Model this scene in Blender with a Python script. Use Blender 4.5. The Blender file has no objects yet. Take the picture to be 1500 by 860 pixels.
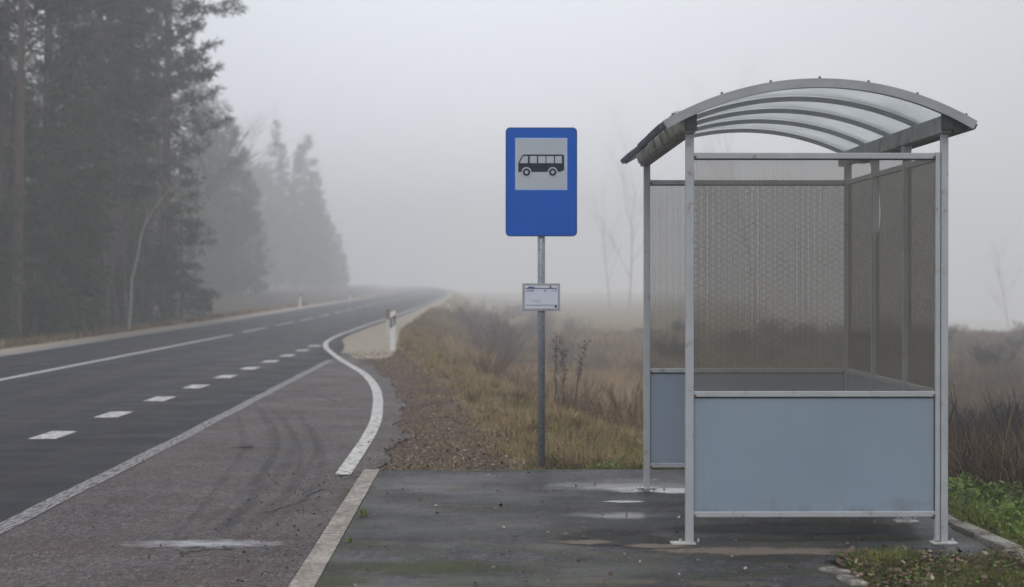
import bpy, bmesh, math, random
import numpy as np
from mathutils import Vector, Matrix

# ------------------------------------------------------------------ camera, sky, sun, exposure
sc = bpy.context.scene
F = 2917.0                      # focal length in pixels of a 1500 px wide picture
CAMH = 1.5
YH = 413.0                      # horizon row
cam_d = bpy.data.cameras.new('camera')
cam = bpy.data.objects.new('camera', cam_d)
sc.collection.objects.link(cam)
sc.camera = cam
cam_d.sensor_width = 36.0
cam_d.lens = 36.0 * F / 1500.0
cam.location = (0, 0, CAMH)
cam.rotation_euler = (math.radians(90) - math.atan((430 - YH) / F), 0, 0)
cam_d.clip_start = 0.1
cam_d.clip_end = 4000
cam_d.dof.use_dof = True
cam_d.dof.focus_distance = 12.6
cam_d.dof.aperture_fstop = 2.8

world = bpy.data.worlds.new('World')
sc.world = world
world.use_nodes = True
SUN_EL, SUN_AZ = math.radians(48), math.radians(200)
wn, wl = world.node_tree.nodes, world.node_tree.links
wn.clear()
wo = wn.new('ShaderNodeOutputWorld'); wb = wn.new('ShaderNodeBackground')
sky = wn.new('ShaderNodeTexSky'); sky.sky_type = 'NISHITA'; sky.sun_disc = False
sky.sun_elevation = SUN_EL; sky.sun_rotation = SUN_AZ; sky.dust_density = 4.0; sky.air_density = 1.0
hs = wn.new('ShaderNodeHueSaturation'); hs.inputs['Saturation'].default_value = 0.35
wl.new(sky.outputs[0], hs.inputs['Color'])
tc = wn.new('ShaderNodeTexCoord'); sep = wn.new('ShaderNodeSeparateXYZ')
wl.new(tc.outputs['Generated'], sep.inputs[0])
mx = wn.new('ShaderNodeMath'); mx.operation = 'MAXIMUM'; mx.inputs[1].default_value = 0.0
wl.new(sep.outputs['Z'], mx.inputs[0])
ma = wn.new('ShaderNodeMath'); ma.operation = 'MULTIPLY_ADD'
SKY_L0 = 5.6
ma.inputs[1].default_value = SKY_L0 * 1.3; ma.inputs[2].default_value = SKY_L0
wl.new(mx.outputs[0], ma.inputs[0])
vm = wn.new('ShaderNodeVectorMath'); vm.operation = 'SCALE'
vm.inputs[0].default_value = (0.895, 0.93, 1.0)
gd = wn.new('ShaderNodeVectorMath'); gd.operation = 'DOT_PRODUCT'
gaz, gel = math.radians(-1.5), math.radians(1)
gd.inputs[1].default_value = (math.sin(gaz)*math.cos(gel), math.cos(gaz)*math.cos(gel), math.sin(gel))
wl.new(tc.outputs['Generated'], gd.inputs[0])
g1 = wn.new('ShaderNodeMath'); g1.operation = 'MULTIPLY_ADD'; g1.inputs[1].default_value = 1/0.032; g1.inputs[2].default_value = -1/0.032
wl.new(gd.outputs['Value'], g1.inputs[0])
g2 = wn.new('ShaderNodeMath'); g2.operation = 'EXPONENT'; wl.new(g1.outputs[0], g2.inputs[0])
g3 = wn.new('ShaderNodeMath'); g3.operation = 'MULTIPLY_ADD'; g3.inputs[1].default_value = 0.66; g3.inputs[2].default_value = 0.67
wl.new(g2.outputs[0], g3.inputs[0])
g4 = wn.new('ShaderNodeMath'); g4.operation = 'MULTIPLY'; wl.new(ma.outputs[0], g4.inputs[0]); wl.new(g3.outputs[0], g4.inputs[1])
wl.new(g4.outputs[0], vm.inputs['Scale'])
mxc = wn.new('ShaderNodeMix'); mxc.data_type = 'RGBA'; mxc.inputs[0].default_value = 0.9
wl.new(hs.outputs[0], mxc.inputs[6]); wl.new(vm.outputs[0], mxc.inputs[7])
wl.new(mxc.outputs[2], wb.inputs[0]); wb.inputs[1].default_value = 0.1
wl.new(wb.outputs[0], wo.inputs[0])

sun_d = bpy.data.lights.new('sun', 'SUN'); sun_d.energy = 0.5; sun_d.angle = math.radians(25)
sun_d.color = (1.0, 0.97, 0.93)
sun = bpy.data.objects.new('sun', sun_d); sc.collection.objects.link(sun)
sd = Vector((math.sin(SUN_AZ) * math.cos(SUN_EL), math.cos(SUN_AZ) * math.cos(SUN_EL), math.sin(SUN_EL)))
sun.rotation_euler = sd.to_track_quat('Z', 'Y').to_euler()

sc.view_settings.view_transform = 'Standard'
sc.view_settings.look = 'None'
sc.view_settings.gamma = 1.0
sc.view_settings.exposure = 0.70
sc.render.engine = 'CYCLES'
cy = sc.cycles
cy.use_denoising = True
cy.max_bounces = 12; cy.diffuse_bounces = 3; cy.glossy_bounces = 3; cy.transmission_bounces = 4
cy.transparent_max_bounces = 16; cy.volume_bounces = 6
HAZE_DENSITY = 0.0040

# ------------------------------------------------------------------ helpers
rng = np.random.default_rng(7)
random.seed(7)
COL = sc.collection

def U(px, py, h=0.0):
    """ground point (height h) seen at pixel px, py"""
    y = F * (CAMH - h) / (py - YH)
    return ((px - 750) / F * y, y)

def tag(o, label=None, cat=None, group=None, kind=None):
    if label: o['label'] = label
    if cat: o['category'] = cat
    if group: o['group'] = group
    if kind: o['kind'] = kind
    return o

def empty(name, loc=(0, 0, 0), rz=0.0):
    o = bpy.data.objects.new(name, None); COL.objects.link(o)
    o.location = loc; o.rotation_euler = (0, 0, rz); o.empty_display_size = 0.2
    return o

def mesh_obj(name, verts, faces, mat, parent=None, smooth=False, attrs=None):
    me = bpy.data.meshes.new(name)
    verts = np.asarray(verts, dtype=np.float32)
    if isinstance(faces, np.ndarray):
        n, k = faces.shape
        me.vertices.add(len(verts)); me.vertices.foreach_set('co', verts.ravel())
        me.loops.add(n * k); me.loops.foreach_set('vertex_index', faces.astype(np.int32).ravel())
        me.polygons.add(n)
        me.polygons.foreach_set('loop_start', np.arange(0, n * k, k, dtype=np.int32))
        me.polygons.foreach_set('loop_total', np.full(n, k, dtype=np.int32))
        me.update(calc_edges=True)
    else:
        me.from_pydata([tuple(v) for v in verts], [], faces)
    if attrs:
        for an, data in attrs.items():
            if data.ndim == 1:
                a = me.attributes.new(an, 'FLOAT', 'POINT'); a.data.foreach_set('value', data.astype(np.float32))
            else:
                a = me.attributes.new(an, 'FLOAT_COLOR', 'POINT'); a.data.foreach_set('color', data.astype(np.float32).ravel())
    if smooth:
        me.polygons.foreach_set('use_smooth', np.ones(len(me.polygons), dtype=bool))
    me.materials.append(mat)
    me.validate()
    o = bpy.data.objects.new(name, me); COL.objects.link(o)
    if parent: o.parent = parent
    return o

class MB:
    """collects boxes, prisms and tubes for ONE mesh"""
    def __init__(s): s.v = []; s.f = []
    def add(s, vs, fs):
        b = len(s.v); s.v += [tuple(v) for v in vs]; s.f += [tuple(i + b for i in f) for f in fs]; return s
    def box(s, x0, x1, y0, y1, z0, z1, bev=0.0):
        if bev <= 0:
            return s.add([(x0,y0,z0),(x1,y0,z0),(x1,y1,z0),(x0,y1,z0),(x0,y0,z1),(x1,y0,z1),(x1,y1,z1),(x0,y1,z1)],
                  [(0,3,2,1),(4,5,6,7),(0,1,5,4),(1,2,6,5),(2,3,7,6),(3,0,4,7)])
        bm = bmesh.new(); bmesh.ops.create_cube(bm, size=1)
        for v in bm.verts:
            v.co = Vector(((x0+x1)/2 + v.co.x*(x1-x0), (y0+y1)/2 + v.co.y*(y1-y0), (z0+z1)/2 + v.co.z*(z1-z0)))
        bmesh.ops.bevel(bm, geom=list(bm.edges), offset=bev, segments=2, affect='EDGES', profile=0.5)
        bm.verts.index_update()
        s.add([v.co[:] for v in bm.verts], [[v.index for v in f.verts] for f in bm.faces]); bm.free(); return s
    def prism(s, poly, axis, a0, a1):
        """poly of 2D points extruded along axis ('x','y','z')"""
        n = len(poly)
        def P(p, a):
            return {'x': (a, p[0], p[1]), 'y': (p[0], a, p[1]), 'z': (p[0], p[1], a)}[axis]
        vs = [P(p, a0) for p in poly] + [P(p, a1) for p in poly]
        fs = [tuple(range(n))[::-1], tuple(range(n, 2*n))] + [(i, (i+1) % n, n + (i+1) % n, n + i) for i in range(n)]
        return s.add(vs, fs)
    def tube(s, pts, rad, k=6, cap=True):
        pts = [Vector(p) for p in pts]
        if not hasattr(rad, '__len__'): rad = [rad] * len(pts)
        vs, fs = [], []
        for i, p in enumerate(pts):
            d = (pts[min(i+1, len(pts)-1)] - pts[max(i-1, 0)]).normalized()
            a = d.cross(Vector((0.13, 1, 0.07)) if abs(d.y) < .9 else Vector((1, 0, 0))).normalized(); b = d.cross(a)
            for j in range(k):
                t = 2*math.pi*j/k
                vs.append(p + (a*math.cos(t) + b*math.sin(t)) * rad[i])
        for i in range(len(pts)-1):
            for j in range(k):
                fs.append((i*k+j, i*k+(j+1) % k, (i+1)*k+(j+1) % k, (i+1)*k+j))
        if cap:
            fs.append(tuple(range(k))[::-1]); fs.append(tuple(range((len(pts)-1)*k, len(pts)*k)))
        return s.add(vs, fs)
    def build(s, name, mat, parent=None, smooth=False):
        return mesh_obj(name, s.v, s.f, mat, parent, smooth)

# ---- material building
def newmat(name):
    m = bpy.data.materials.new(name); m.use_nodes = True
    nt = m.node_tree; nt.nodes.clear()
    out = nt.nodes.new('ShaderNodeOutputMaterial'); b = nt.nodes.new('ShaderNodeBsdfPrincipled')
    nt.links.new(b.outputs[0], out.inputs['Surface'])
    return m, nt, b, out
def N(nt, t, **kw):
    n = nt.nodes.new('ShaderNode' + t)
    for k, v in kw.items():
        if k in n.inputs.keys(): n.inputs[k].default_value = v
        else: setattr(n, k, v)
    return n
def L(nt, a, b): nt.links.new(a, b)
def coords(nt, scale=(1, 1, 1), obj=True):
    t = N(nt, 'TexCoord'); mp = N(nt, 'Mapping'); mp.inputs['Scale'].default_value = scale
    L(nt, t.outputs['Object' if obj else 'Generated'], mp.inputs[0]); return mp.outputs[0]
def noise(nt, scale, vec, detail=4.0, rough=0.55):
    n = N(nt, 'TexNoise'); n.inputs['Scale'].default_value = scale; n.inputs['Detail'].default_value = detail
    n.inputs['Roughness'].default_value = rough; L(nt, vec, n.inputs['Vector']); return n.outputs['Fac']
def ramp(nt, fac, stops):
    r = N(nt, 'ValToRGB'); e = r.color_ramp.elements
    while len(e) < len(stops): e.new(0.5)
    for i, (p, c) in enumerate(stops):
        e[i].position = p
        e[i].color = (c, c, c, 1) if not hasattr(c, '__len__') else (*c, 1)
    L(nt, fac, r.inputs[0]); return r.outputs[0]
def mixc(nt, fac, a, b, mode='MIX'):
    m = N(nt, 'Mix', data_type='RGBA', blend_type=mode)
    for s, v in ((0, fac), (6, a), (7, b)):
        if hasattr(v, 'is_output') or isinstance(v, bpy.types.NodeSocket): L(nt, v, m.inputs[s])
        elif s == 0: m.inputs[0].default_value = v
        else: m.inputs[s].default_value = (*v, 1)
    return m.outputs[2]
def math_(nt, op, a, b=None, clamp=False):
    m = N(nt, 'Math', operation=op); m.use_clamp = clamp
    for i, v in enumerate((a, b)):
        if v is None: continue
        if isinstance(v, bpy.types.NodeSocket): L(nt, v, m.inputs[i])
        else: m.inputs[i].default_value = v
    return m.outputs[0]
def bump(nt, b, h, strength=0.3, dist=0.01):
    n = N(nt, 'Bump'); n.inputs['Strength'].default_value = strength; n.inputs['Distance'].default_value = dist
    L(nt, h, n.inputs['Height']); L(nt, n.outputs[0], b.inputs['Normal'])

def simple(name, col, rough=0.6, var=0.15, scale=8, metallic=0.0, dirt=None, dirt_amt=0.0, dirt_scale=6):
    m, nt, b, o = newmat(name)
    v = coords(nt)
    f = noise(nt, scale, v, 5)
    c = mixc(nt, ramp(nt, f, [(0.3, 0.0), (0.7, 1.0)]), tuple(x*(1-var) for x in col), tuple(min(1, x*(1+var)) for x in col))
    if dirt:
        g = noise(nt, dirt_scale, v, 6, 0.65)
        g = ramp(nt, g, [(0.62 - dirt_amt*.3, 0.0), (0.72, 1.0)])
        c = mixc(nt, g, c, dirt)
    L(nt, c, b.inputs['Base Color']); b.inputs['Roughness'].default_value = rough; b.inputs['Metallic'].default_value = metallic
    if name.startswith('sign_'): b.inputs['Specular IOR Level'].default_value = 0.15
    return m

M = {}
M['frame'] = simple('painted_metal_grey', (0.36, 0.38, 0.40), 0.45, 0.10, 5, 0.0, (0.20, 0.15, 0.10), 0.14, 14)
M['rib'] = simple('grey_rib_metal', (0.30, 0.31, 0.33), 0.45, 0.12, 6)
M['beam'] = simple('weathered_beam', (0.30, 0.31, 0.295), 0.55, 0.2, 7, 0.0, (0.12, 0.12, 0.10), 0.35, 5)
M['galv'] = simple('galvanised_steel', (0.22, 0.245, 0.28), 0.4, 0.35, 60, 0.35)
M['black'] = simple('black_rubber', (0.02, 0.022, 0.028), 0.6)
M['rust'] = simple('rust', (0.16, 0.08, 0.035), 0.9, 0.4, 60)
M['trim'] = simple('dark_blue_grey_trim', (0.075, 0.09, 0.125), 0.5, 0.3, 12, 0, (0.20, 0.22, 0.25), 0.3, 20)
M['cream'] = simple('grimy_cream_cladding', (0.62, 0.63, 0.53), 0.7, 0.2, 9, 0, (0.12, 0.12, 0.07), 0.35, 7)
M['plate'] = simple('white_base_plate', (0.42, 0.42, 0.40), 0.6, 0.2, 30, 0, (0.15, 0.14, 0.12), 0.4, 20)
M['blue'] = simple('sign_blue', (0.0002, 0.085, 0.44), 0.7, 0.06, 4)
M['blue_edge'] = simple('sign_blue_edge', (0.002, 0.035, 0.17), 0.5, 0.1, 4)
M['sign_white'] = simple('sign_reflective_grey', (0.42, 0.455, 0.50), 0.5, 0.05, 5)
M['sign_border'] = simple('sign_pale_border', (0.38, 0.52, 0.78), 0.5, 0.04, 5)
M['ink'] = simple('sign_black_ink', (0.008, 0.011, 0.025), 0.5, 0.1, 5)
M['paper'] = simple('timetable_paper', (0.60, 0.63, 0.72), 0.35, 0.04, 10)
M['ink_blue'] = simple('timetable_blue_ink', (0.07, 0.09, 0.20), 0.5, 0.1, 30)
M['ink_soft'] = simple('timetable_soft_ink', (0.24, 0.26, 0.38), 0.5, 0.1, 30)
M['ink_red'] = simple('timetable_red_ink', (0.35, 0.10, 0.12), 0.5, 0.1, 30)
M['ink_pink'] = simple('timetable_pink_ink', (0.50, 0.42, 0.46), 0.5, 0.1, 30)
M['white_plastic'] = simple('white_plastic', (0.62, 0.61, 0.58), 0.5, 0.1, 10, 0, (0.25, 0.22, 0.18), 0.3, 8)
M['reflector'] = simple('grey_reflector', (0.35, 0.37, 0.42), 0.3, 0.1, 10)
M['brown_plate'] = simple('brown_plate', (0.17, 0.12, 0.075), 0.7, 0.2, 10)
M['old_post'] = simple('aged_grey_green_post', (0.42, 0.43, 0.38), 0.7, 0.15, 10)

# solid lower panel: blue-grey coated sheet, faint streaks and specks
def panel_mat():
    m, nt, b, o = newmat('blue_grey_sheet')
    v = coords(nt)
    f = noise(nt, 1.6, v, 3)
    c = mixc(nt, ramp(nt, f, [(0.3, 0), (0.7, 1)]), (0.20, 0.255, 0.322), (0.232, 0.290, 0.362))
    s = noise(nt, 1.0, coords(nt, (30, 30, 1.4)), 4)
    c = mixc(nt, ramp(nt, s, [(0.55, 0.0), (0.8, 0.25)]), c, (0.30, 0.33, 0.36))
    s5 = N(nt, 'SeparateXYZ'); L(nt, v, s5.inputs[0])
    mud = math_(nt, 'ADD', math_(nt, 'MULTIPLY', s5.outputs['Z'], -2.2), noise(nt, 7, v, 6, 0.7))
    c = mixc(nt, ramp(nt, mud, [(-0.0, 0.0), (0.35, 0.75)]), c, (0.12, 0.115, 0.105))
    sp = noise(nt, 60, v, 2)
    c = mixc(nt, ramp(nt, sp, [(0.74, 0.0), (0.78, 0.5)]), c, (0.08, 0.08, 0.08))
    L(nt, c, b.inputs['Base Color']); b.inputs['Roughness'].default_value = 0.42
    bump(nt, b, noise(nt, 3, v, 2), 0.06, 0.02)
    return m
M['sheet'] = panel_mat()

# perforated sheet: staggered round holes through a grey-beige metal skin
def perf_mat(name, pitch, thr, col, u_axis, dirt=0.3):
    m, nt, b, o = newmat(name)
    t = N(nt, 'TexCoord'); s = N(nt, 'SeparateXYZ'); L(nt, t.outputs['Object'], s.inputs[0])
    k = 2*math.pi/pitch
    u = math_(nt, 'MULTIPLY', s.outputs[u_axis], k); w = math_(nt, 'MULTIPLY', s.outputs['Z'], k)
    cu = math_(nt, 'COSINE', u)
    d1 = math_(nt, 'ADD', math_(nt, 'MULTIPLY', u, 0.5), math_(nt, 'MULTIPLY', w, 0.866))
    d2 = math_(nt, 'SUBTRACT', math_(nt, 'MULTIPLY', u, 0.5), math_(nt, 'MULTIPLY', w, 0.866))
    h = math_(nt, 'ADD', cu, math_(nt, 'ADD', math_(nt, 'COSINE', d1), math_(nt, 'COSINE', d2)))
    k3 = k/3.0   # every third row of holes is punched a little larger, which gives a honeycomb grain
    u3 = math_(nt, 'MULTIPLY', s.outputs[u_axis], k3); w3 = math_(nt, 'MULTIPLY', s.outputs['Z'], k3)
    e1 = math_(nt, 'ADD', math_(nt, 'MULTIPLY', u3, 0.5), math_(nt, 'MULTIPLY', w3, 0.866)); e2 = math_(nt, 'SUBTRACT', math_(nt, 'MULTIPLY', u3, 0.5), math_(nt, 'MULTIPLY', w3, 0.866))
    h3 = math_(nt, 'ADD', math_(nt, 'COSINE', u3), math_(nt, 'ADD', math_(nt, 'COSINE', e1), math_(nt, 'COSINE', e2)))
    hole = math_(nt, 'GREATER_THAN', math_(nt, 'ADD', h, math_(nt, 'MULTIPLY', h3, 0.06)), thr)
    v = coords(nt)
    f = noise(nt, 2.2, v, 5, 0.6)
    c = mixc(nt, ramp(nt, f, [(0.4, 0), (0.75, 1)]), col, tuple(x*0.72 for x in col))
    sz = math_(nt, 'SUBTRACT', 1.25, s.outputs['Z'])
    L(nt, c, b.inputs['Base Color']); b.inputs['Roughness'].default_value = 0.55
    tr = N(nt, 'BsdfTransparent'); mx = N(nt, 'MixShader')
    L(nt, hole, mx.inputs[0]); L(nt, b.outputs[0], mx.inputs[1]); L(nt, tr.outputs[0], mx.inputs[2])
    L(nt, mx.outputs[0], o.inputs['Surface'])
    return m
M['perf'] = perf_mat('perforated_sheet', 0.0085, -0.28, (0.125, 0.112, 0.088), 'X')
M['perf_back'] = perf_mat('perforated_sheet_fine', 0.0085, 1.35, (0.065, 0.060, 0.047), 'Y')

# roof glazing: cloudy polycarbonate
def poly_mat():
    m, nt, b, o = newmat('cloudy_polycarbonate')
    v = coords(nt)
    f = noise(nt, 3.0, v, 6, 0.65)
    c = mixc(nt, ramp(nt, f, [(0.35, 0), (0.7, 1)]), (0.77, 0.785, 0.785), (0.64, 0.655, 0.65))
    tl = N(nt, 'BsdfTranslucent'); L(nt, c, tl.inputs[0])
    tr = N(nt, 'BsdfTransparent'); L(nt, c, tr.inputs[0])
    gl = N(nt, 'BsdfPrincipled'); L(nt, c, gl.inputs['Base Color']); gl.inputs['Roughness'].default_value = 0.3
    m1 = N(nt, 'MixShader'); m1.inputs[0].default_value = 0.55; L(nt, tl.outputs[0], m1.inputs[1]); L(nt, tr.outputs[0], m1.inputs[2])
    m2 = N(nt, 'MixShader'); m2.inputs[0].default_value = 0.10; L(nt, m1.outputs[0], m2.inputs[1]); L(nt, gl.outputs[0], m2.inputs[2])
    L(nt, m2.outputs[0], o.inputs['Surface'])
    return m
M['poly'] = poly_mat()

def bark(name, c1, c2, scale=6):
    m, nt, b, o = newmat(name)
    f = noise(nt, scale, coords(nt, (3, 3, 0.6)), 5)
    L(nt, ramp(nt, f, [(0.35, c1), (0.65, c2)]), b.inputs['Base Color']); b.inputs['Roughness'].default_value = 0.9
    return m
M['bark_pine'] = bark('pine_bark', (0.06, 0.042, 0.034), (0.12, 0.085, 0.068))
M['bark_dark'] = bark('spruce_bark', (0.045, 0.038, 0.034), (0.09, 0.078, 0.07))
M['bark_birch'] = bark('birch_bark', (0.14, 0.13, 0.12), (0.45, 0.43, 0.40), 10)
M['twig'] = bark('bare_twigs', (0.10, 0.075, 0.07), (0.17, 0.13, 0.12))
M['twig_dark'] = bark('dark_twigs', (0.010, 0.008, 0.010), (0.028, 0.021, 0.021))
M['twig_rust'] = bark('rusty_weed_stems', (0.085, 0.055, 0.036), (0.22, 0.145, 0.085))
M['twig_pale'] = bark('pale_twigs', (0.20, 0.17, 0.15), (0.32, 0.27, 0.24))

def tinted(name, stops, rough=0.75, transl=0.25):
    """colour picked per blade / per needle spray from the attribute 'tint'"""
    m, nt, b, o = newmat(name)
    a = N(nt, 'Attribute'); a.attribute_name = 'tint'
    c = ramp(nt, a.outputs['Fac'], stops)
    L(nt, c, b.inputs['Base Color']); b.inputs['Roughness'].default_value = rough
    b.inputs['Specular IOR Level'].default_value = 0.25
    tl = N(nt, 'BsdfTranslucent'); L(nt, c, tl.inputs[0])
    mx = N(nt, 'MixShader'); mx.inputs[0].default_value = transl
    L(nt, b.outputs[0], mx.inputs[1]); L(nt, tl.outputs[0], mx.inputs[2]); L(nt, mx.outputs[0], o.inputs['Surface'])
    return m
M['needle'] = tinted('conifer_needles', [(0, (0.008, 0.016, 0.010)), (0.5, (0.018, 0.040, 0.018)), (0.85, (0.038, 0.070, 0.026)), (1, (0.07, 0.085, 0.035))], 0.7, 0.2)
M['needle_young'] = tinted('young_spruce_needles', [(0, (0.03, 0.05, 0.022)), (0.6, (0.055, 0.08, 0.03)), (1, (0.09, 0.10, 0.04))], 0.7, 0.2)
M['grass_bank'] = tinted('bank_grass', [(0, (0.05, 0.033, 0.02)), (0.3, (0.16, 0.105, 0.058)), (0.62, (0.36, 0.265, 0.14)), (0.82, (0.20, 0.18, 0.055)), (1, (0.12, 0.155, 0.035))])
M['grass_dead'] = tinted('tall_dead_grass', [(0, (0.06, 0.045, 0.035)), (0.35, (0.18, 0.13, 0.085)), (0.7, (0.36, 0.245, 0.135)), (1, (0.48, 0.35, 0.19))])
M['grass_dark'] = tinted('withered_dark_grass', [(0, (0.014, 0.009, 0.008)), (0.5, (0.055, 0.034, 0.022)), (0.85, (0.15, 0.10, 0.058)), (1, (0.27, 0.19, 0.11))])
M['grass_green'] = tinted('wet_green_grass', [(0, (0.05, 0.022, 0.012)), (0.2, (0.13, 0.075, 0.035)), (0.38, (0.045, 0.065, 0.012)), (0.7, (0.12, 0.155, 0.022)), (1, (0.31, 0.31, 0.07))], 0.5)
M['leaf_green'] = tinted('weed_leaves', [(0, (0.03, 0.055, 0.012)), (0.5, (0.10, 0.17, 0.028)), (0.9, (0.21, 0.29, 0.05)), (1, (0.28, 0.20, 0.07))], 0.45)
M['litter'] = tinted('leaf_litter', [(0, (0.03, 0.019, 0.012)), (0.5, (0.105, 0.069, 0.046)), (0.85, (0.21, 0.15, 0.10)), (1, (0.40, 0.33, 0.25))], 0.7, 0.05)

# ---- paved surfaces
def asphalt(name, c_lo, c_hi, stretch=(1, 1, 1), big=0.5, rough=0.6, extra=None, grain=90, bumpv=0.35, gs=0.85, spec=0.06):
    m, nt, b, o = newmat(name)
    v = coords(nt); vs = coords(nt, stretch)
    f = noise(nt, big, vs, 6, 0.6)
    c = ramp(nt, f, [(0.3, c_lo), (0.7, c_hi)])
    vg = coords(nt, (1, 0.38, 1))
    g = noise(nt, grain*.75, vg, 3, 0.8)
    c = mixc(nt, gs, c, ramp(nt, g, [(0.38, 0.35), (0.5, 0.9), (0.60, 1.9)]), 'MULTIPLY')
    g4 = noise(nt, grain*.3, vg, 3, 0.7)
    c = mixc(nt, gs*.8, c, ramp(nt, g4, [(0.38, 0.5), (0.5, 0.95), (0.62, 1.6)]), 'MULTIPLY')
    g3 = noise(nt, 8, vg, 5, 0.75)
    c = mixc(nt, 0.6, c, ramp(nt, g3, [(0.4, 0.7), (0.6, 1.3)]), 'MULTIPLY')
    if extra: c = extra(nt, c, v)
    L(nt, c, b.inputs['Base Color'])
    r = noise(nt, 1.2, v, 4)
    L(nt, ramp(nt, r, [(0.35, rough - 0.1), (0.65, rough + 0.12)]), b.inputs['Roughness']); b.inputs['Specular IOR Level'].default_value = spec
    bump(nt, b, g, bumpv, 0.006)
    return m
def road_extra(nt, c, v):
    # dusty brownish wheel tracks along the lanes, darker fresh asphalt towards the bay
    s = N(nt, 'SeparateXYZ'); L(nt, v, s.inputs[0])
    n1 = noise(nt, 1.0, coords(nt, (1.6, 0.05, 1)), 4)
    c = mixc(nt, ramp(nt, n1, [(0.42, 0.0), (0.60, 0.6)]), c, (0.055, 0.047, 0.043))
    n = noise(nt, 0.8, v, 5, 0.7)
    d = math_(nt, 'ADD', s.outputs['X'], math_(nt, 'MULTIPLY', n, 0.5))
    c = mixc(nt, ramp(nt, math_(nt, 'ADD', d, 5.0), [(0.62, 0.0), (1.0, 0.55)]), c, (0.016, 0.016, 0.019))
    vo = N(nt, 'TexVoronoi', feature='DISTANCE_TO_EDGE'); vo.inputs['Scale'].default_value = 1.1
    L(nt, mixc(nt, 0.25, v, N(nt, 'TexNoise').outputs['Color']), vo.inputs['Vector'])
    return c
M['road'] = asphalt('dark_asphalt', (0.017, 0.019, 0.025), (0.034, 0.035, 0.043), (1.2, 0.12, 1), 0.7, 0.62, road_extra, 90, .35, .85, .08)
def bay_extra(nt, c, v):
    n = noise(nt, 1.0, v, 6, 0.7)
    c = mixc(nt, ramp(nt, n, [(0.48, 0.0), (0.62, 0.5)]), c, (0.080, 0.062, 0.052))
    n2 = noise(nt, 34, v, 3, 0.7)
    c = mixc(nt, ramp(nt, n2, [(0.56, 0.0), (0.61, 0.6)]), c, (0.15, 0.07, 0.05))
    # crack network
    nz = N(nt, 'TexNoise'); nz.inputs['Scale'].default_value = 3; L(nt, v, nz.inputs['Vector'])
    vv = mixc(nt, 0.12, v, nz.outputs['Color'], 'ADD')
    vo = N(nt, 'TexVoronoi', feature='DISTANCE_TO_EDGE'); vo.inputs['Scale'].default_value = 0.55
    L(nt, vv, vo.inputs['Vector'])
    brk = ramp(nt, noise(nt, 0.6, v, 2), [(0.45, 0.0), (0.6, 1.0)])
    cr = mixc(nt, 1.0, ramp(nt, vo.outputs['Distance'], [(0.0, 0.7), (0.012, 0.0)]), brk, 'MULTIPLY')
    return mixc(nt, cr, c, (0.03, 0.028, 0.028))
M['bay'] = asphalt('worn_bay_asphalt', (0.062, 0.058, 0.060), (0.100, 0.091, 0.091), (0.8, 0.5, 1), 0.8, 0.66, bay_extra)
def plat_extra(nt, c, v):
    s = N(nt, 'SeparateXYZ'); L(nt, v, s.inputs[0])
    # moss along the kerb, near the front and under the shelter
    n = noise(nt, 2.2, v, 6, 0.7)
    near = ramp(nt, math_(nt, 'MULTIPLY', s.outputs['Y'], 0.05), [(0.46, 1.0), (0.60, 0.35), (0.8, 0.25)])
    mo = mixc(nt, 1.0, ramp(nt, n, [(0.44, 0.0), (0.58, 0.85)]), near, 'MULTIPLY')
    c = mixc(nt, mo, c, (0.045, 0.050, 0.014))
    # dry dusty patches
    n2 = noise(nt, 1.0, coords(nt, (1.0, 2.2, 1)), 4)
    c = mixc(nt, ramp(nt, n2, [(0.57, 0.0), (0.62, 0.4)]), c, (0.11, 0.088, 0.072))
    n3 = noise(nt, 1.0, coords(nt, (0.9, 1.8, 1.3)), 5, 0.65)
    return mixc(nt, ramp(nt, n3, [(0.50, 0.0), (0.60, 0.7)]), c, (0.018, 0.017, 0.017))
M['platform'] = asphalt('platform_asphalt', (0.024, 0.023, 0.026), (0.052, 0.048, 0.052), (1, 1, 1), 0.9, 0.55, plat_extra, 80, 0.35, 0.85, 0.12)
def conc_extra(nt, c, v):
    n = noise(nt, 2.5, v, 6, 0.7)
    return mixc(nt, ramp(nt, n, [(0.52, 0.0), (0.75, 0.6)]), c, (0.20, 0.155, 0.11))
M['kerb'] = asphalt('kerb_concrete', (0.22, 0.198, 0.175), (0.29, 0.262, 0.232), (1, 1, 1), 2, 0.75, conc_extra, 60, 0.2, 0.3)
M['stone'] = asphalt('old_kerb_stone', (0.15, 0.14, 0.12), (0.25, 0.235, 0.21), (1, 1, 1), 2, 0.8, conc_extra, 40, 0.5, 0.4)

def paint_mat(name, col, wear_lo, wear_hi, scale=9, stretch=(1, 1, 1), base_alpha=1.0, fine=60):
    """road paint worn through in places"""
    m, nt, b, o = newmat(name)
    v = coords(nt)
    f = noise(nt, scale, coords(nt, stretch), 6, 0.7)
    g = noise(nt, fine, v, 3, 0.7)
    c = mixc(nt, ramp(nt, g, [(0.4, 0), (0.7, 0.5)]), col, tuple(x*0.6 for x in col))
    L(nt, c, b.inputs['Base Color']); b.inputs['Roughness'].default_value = 0.6
    a = ramp(nt, math_(nt, 'ADD', math_(nt, 'MULTIPLY', f, 0.75), math_(nt, 'MULTIPLY', g, 0.25)), [(wear_lo, 0.0), (wear_hi, base_alpha)])
    L(nt, a, b.inputs['Alpha'])
    return m
M['paint'] = paint_mat('white_road_paint', (0.50, 0.485, 0.46), 0.405, 0.49, 14)
M['paint_far'] = paint_mat('white_lane_paint', (0.46, 0.46, 0.47), 0.28, 0.42)
M['seam'] = paint_mat('pale_joint_line', (0.30, 0.29, 0.30), 0.38, 0.54, 6, (9, 0.8, 1), 0.8)
M['crackm'] = paint_mat('dark_crack', (0.022, 0.02, 0.02), 0.3, 0.5, 4, (3, 3, 1), 0.9)

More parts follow.
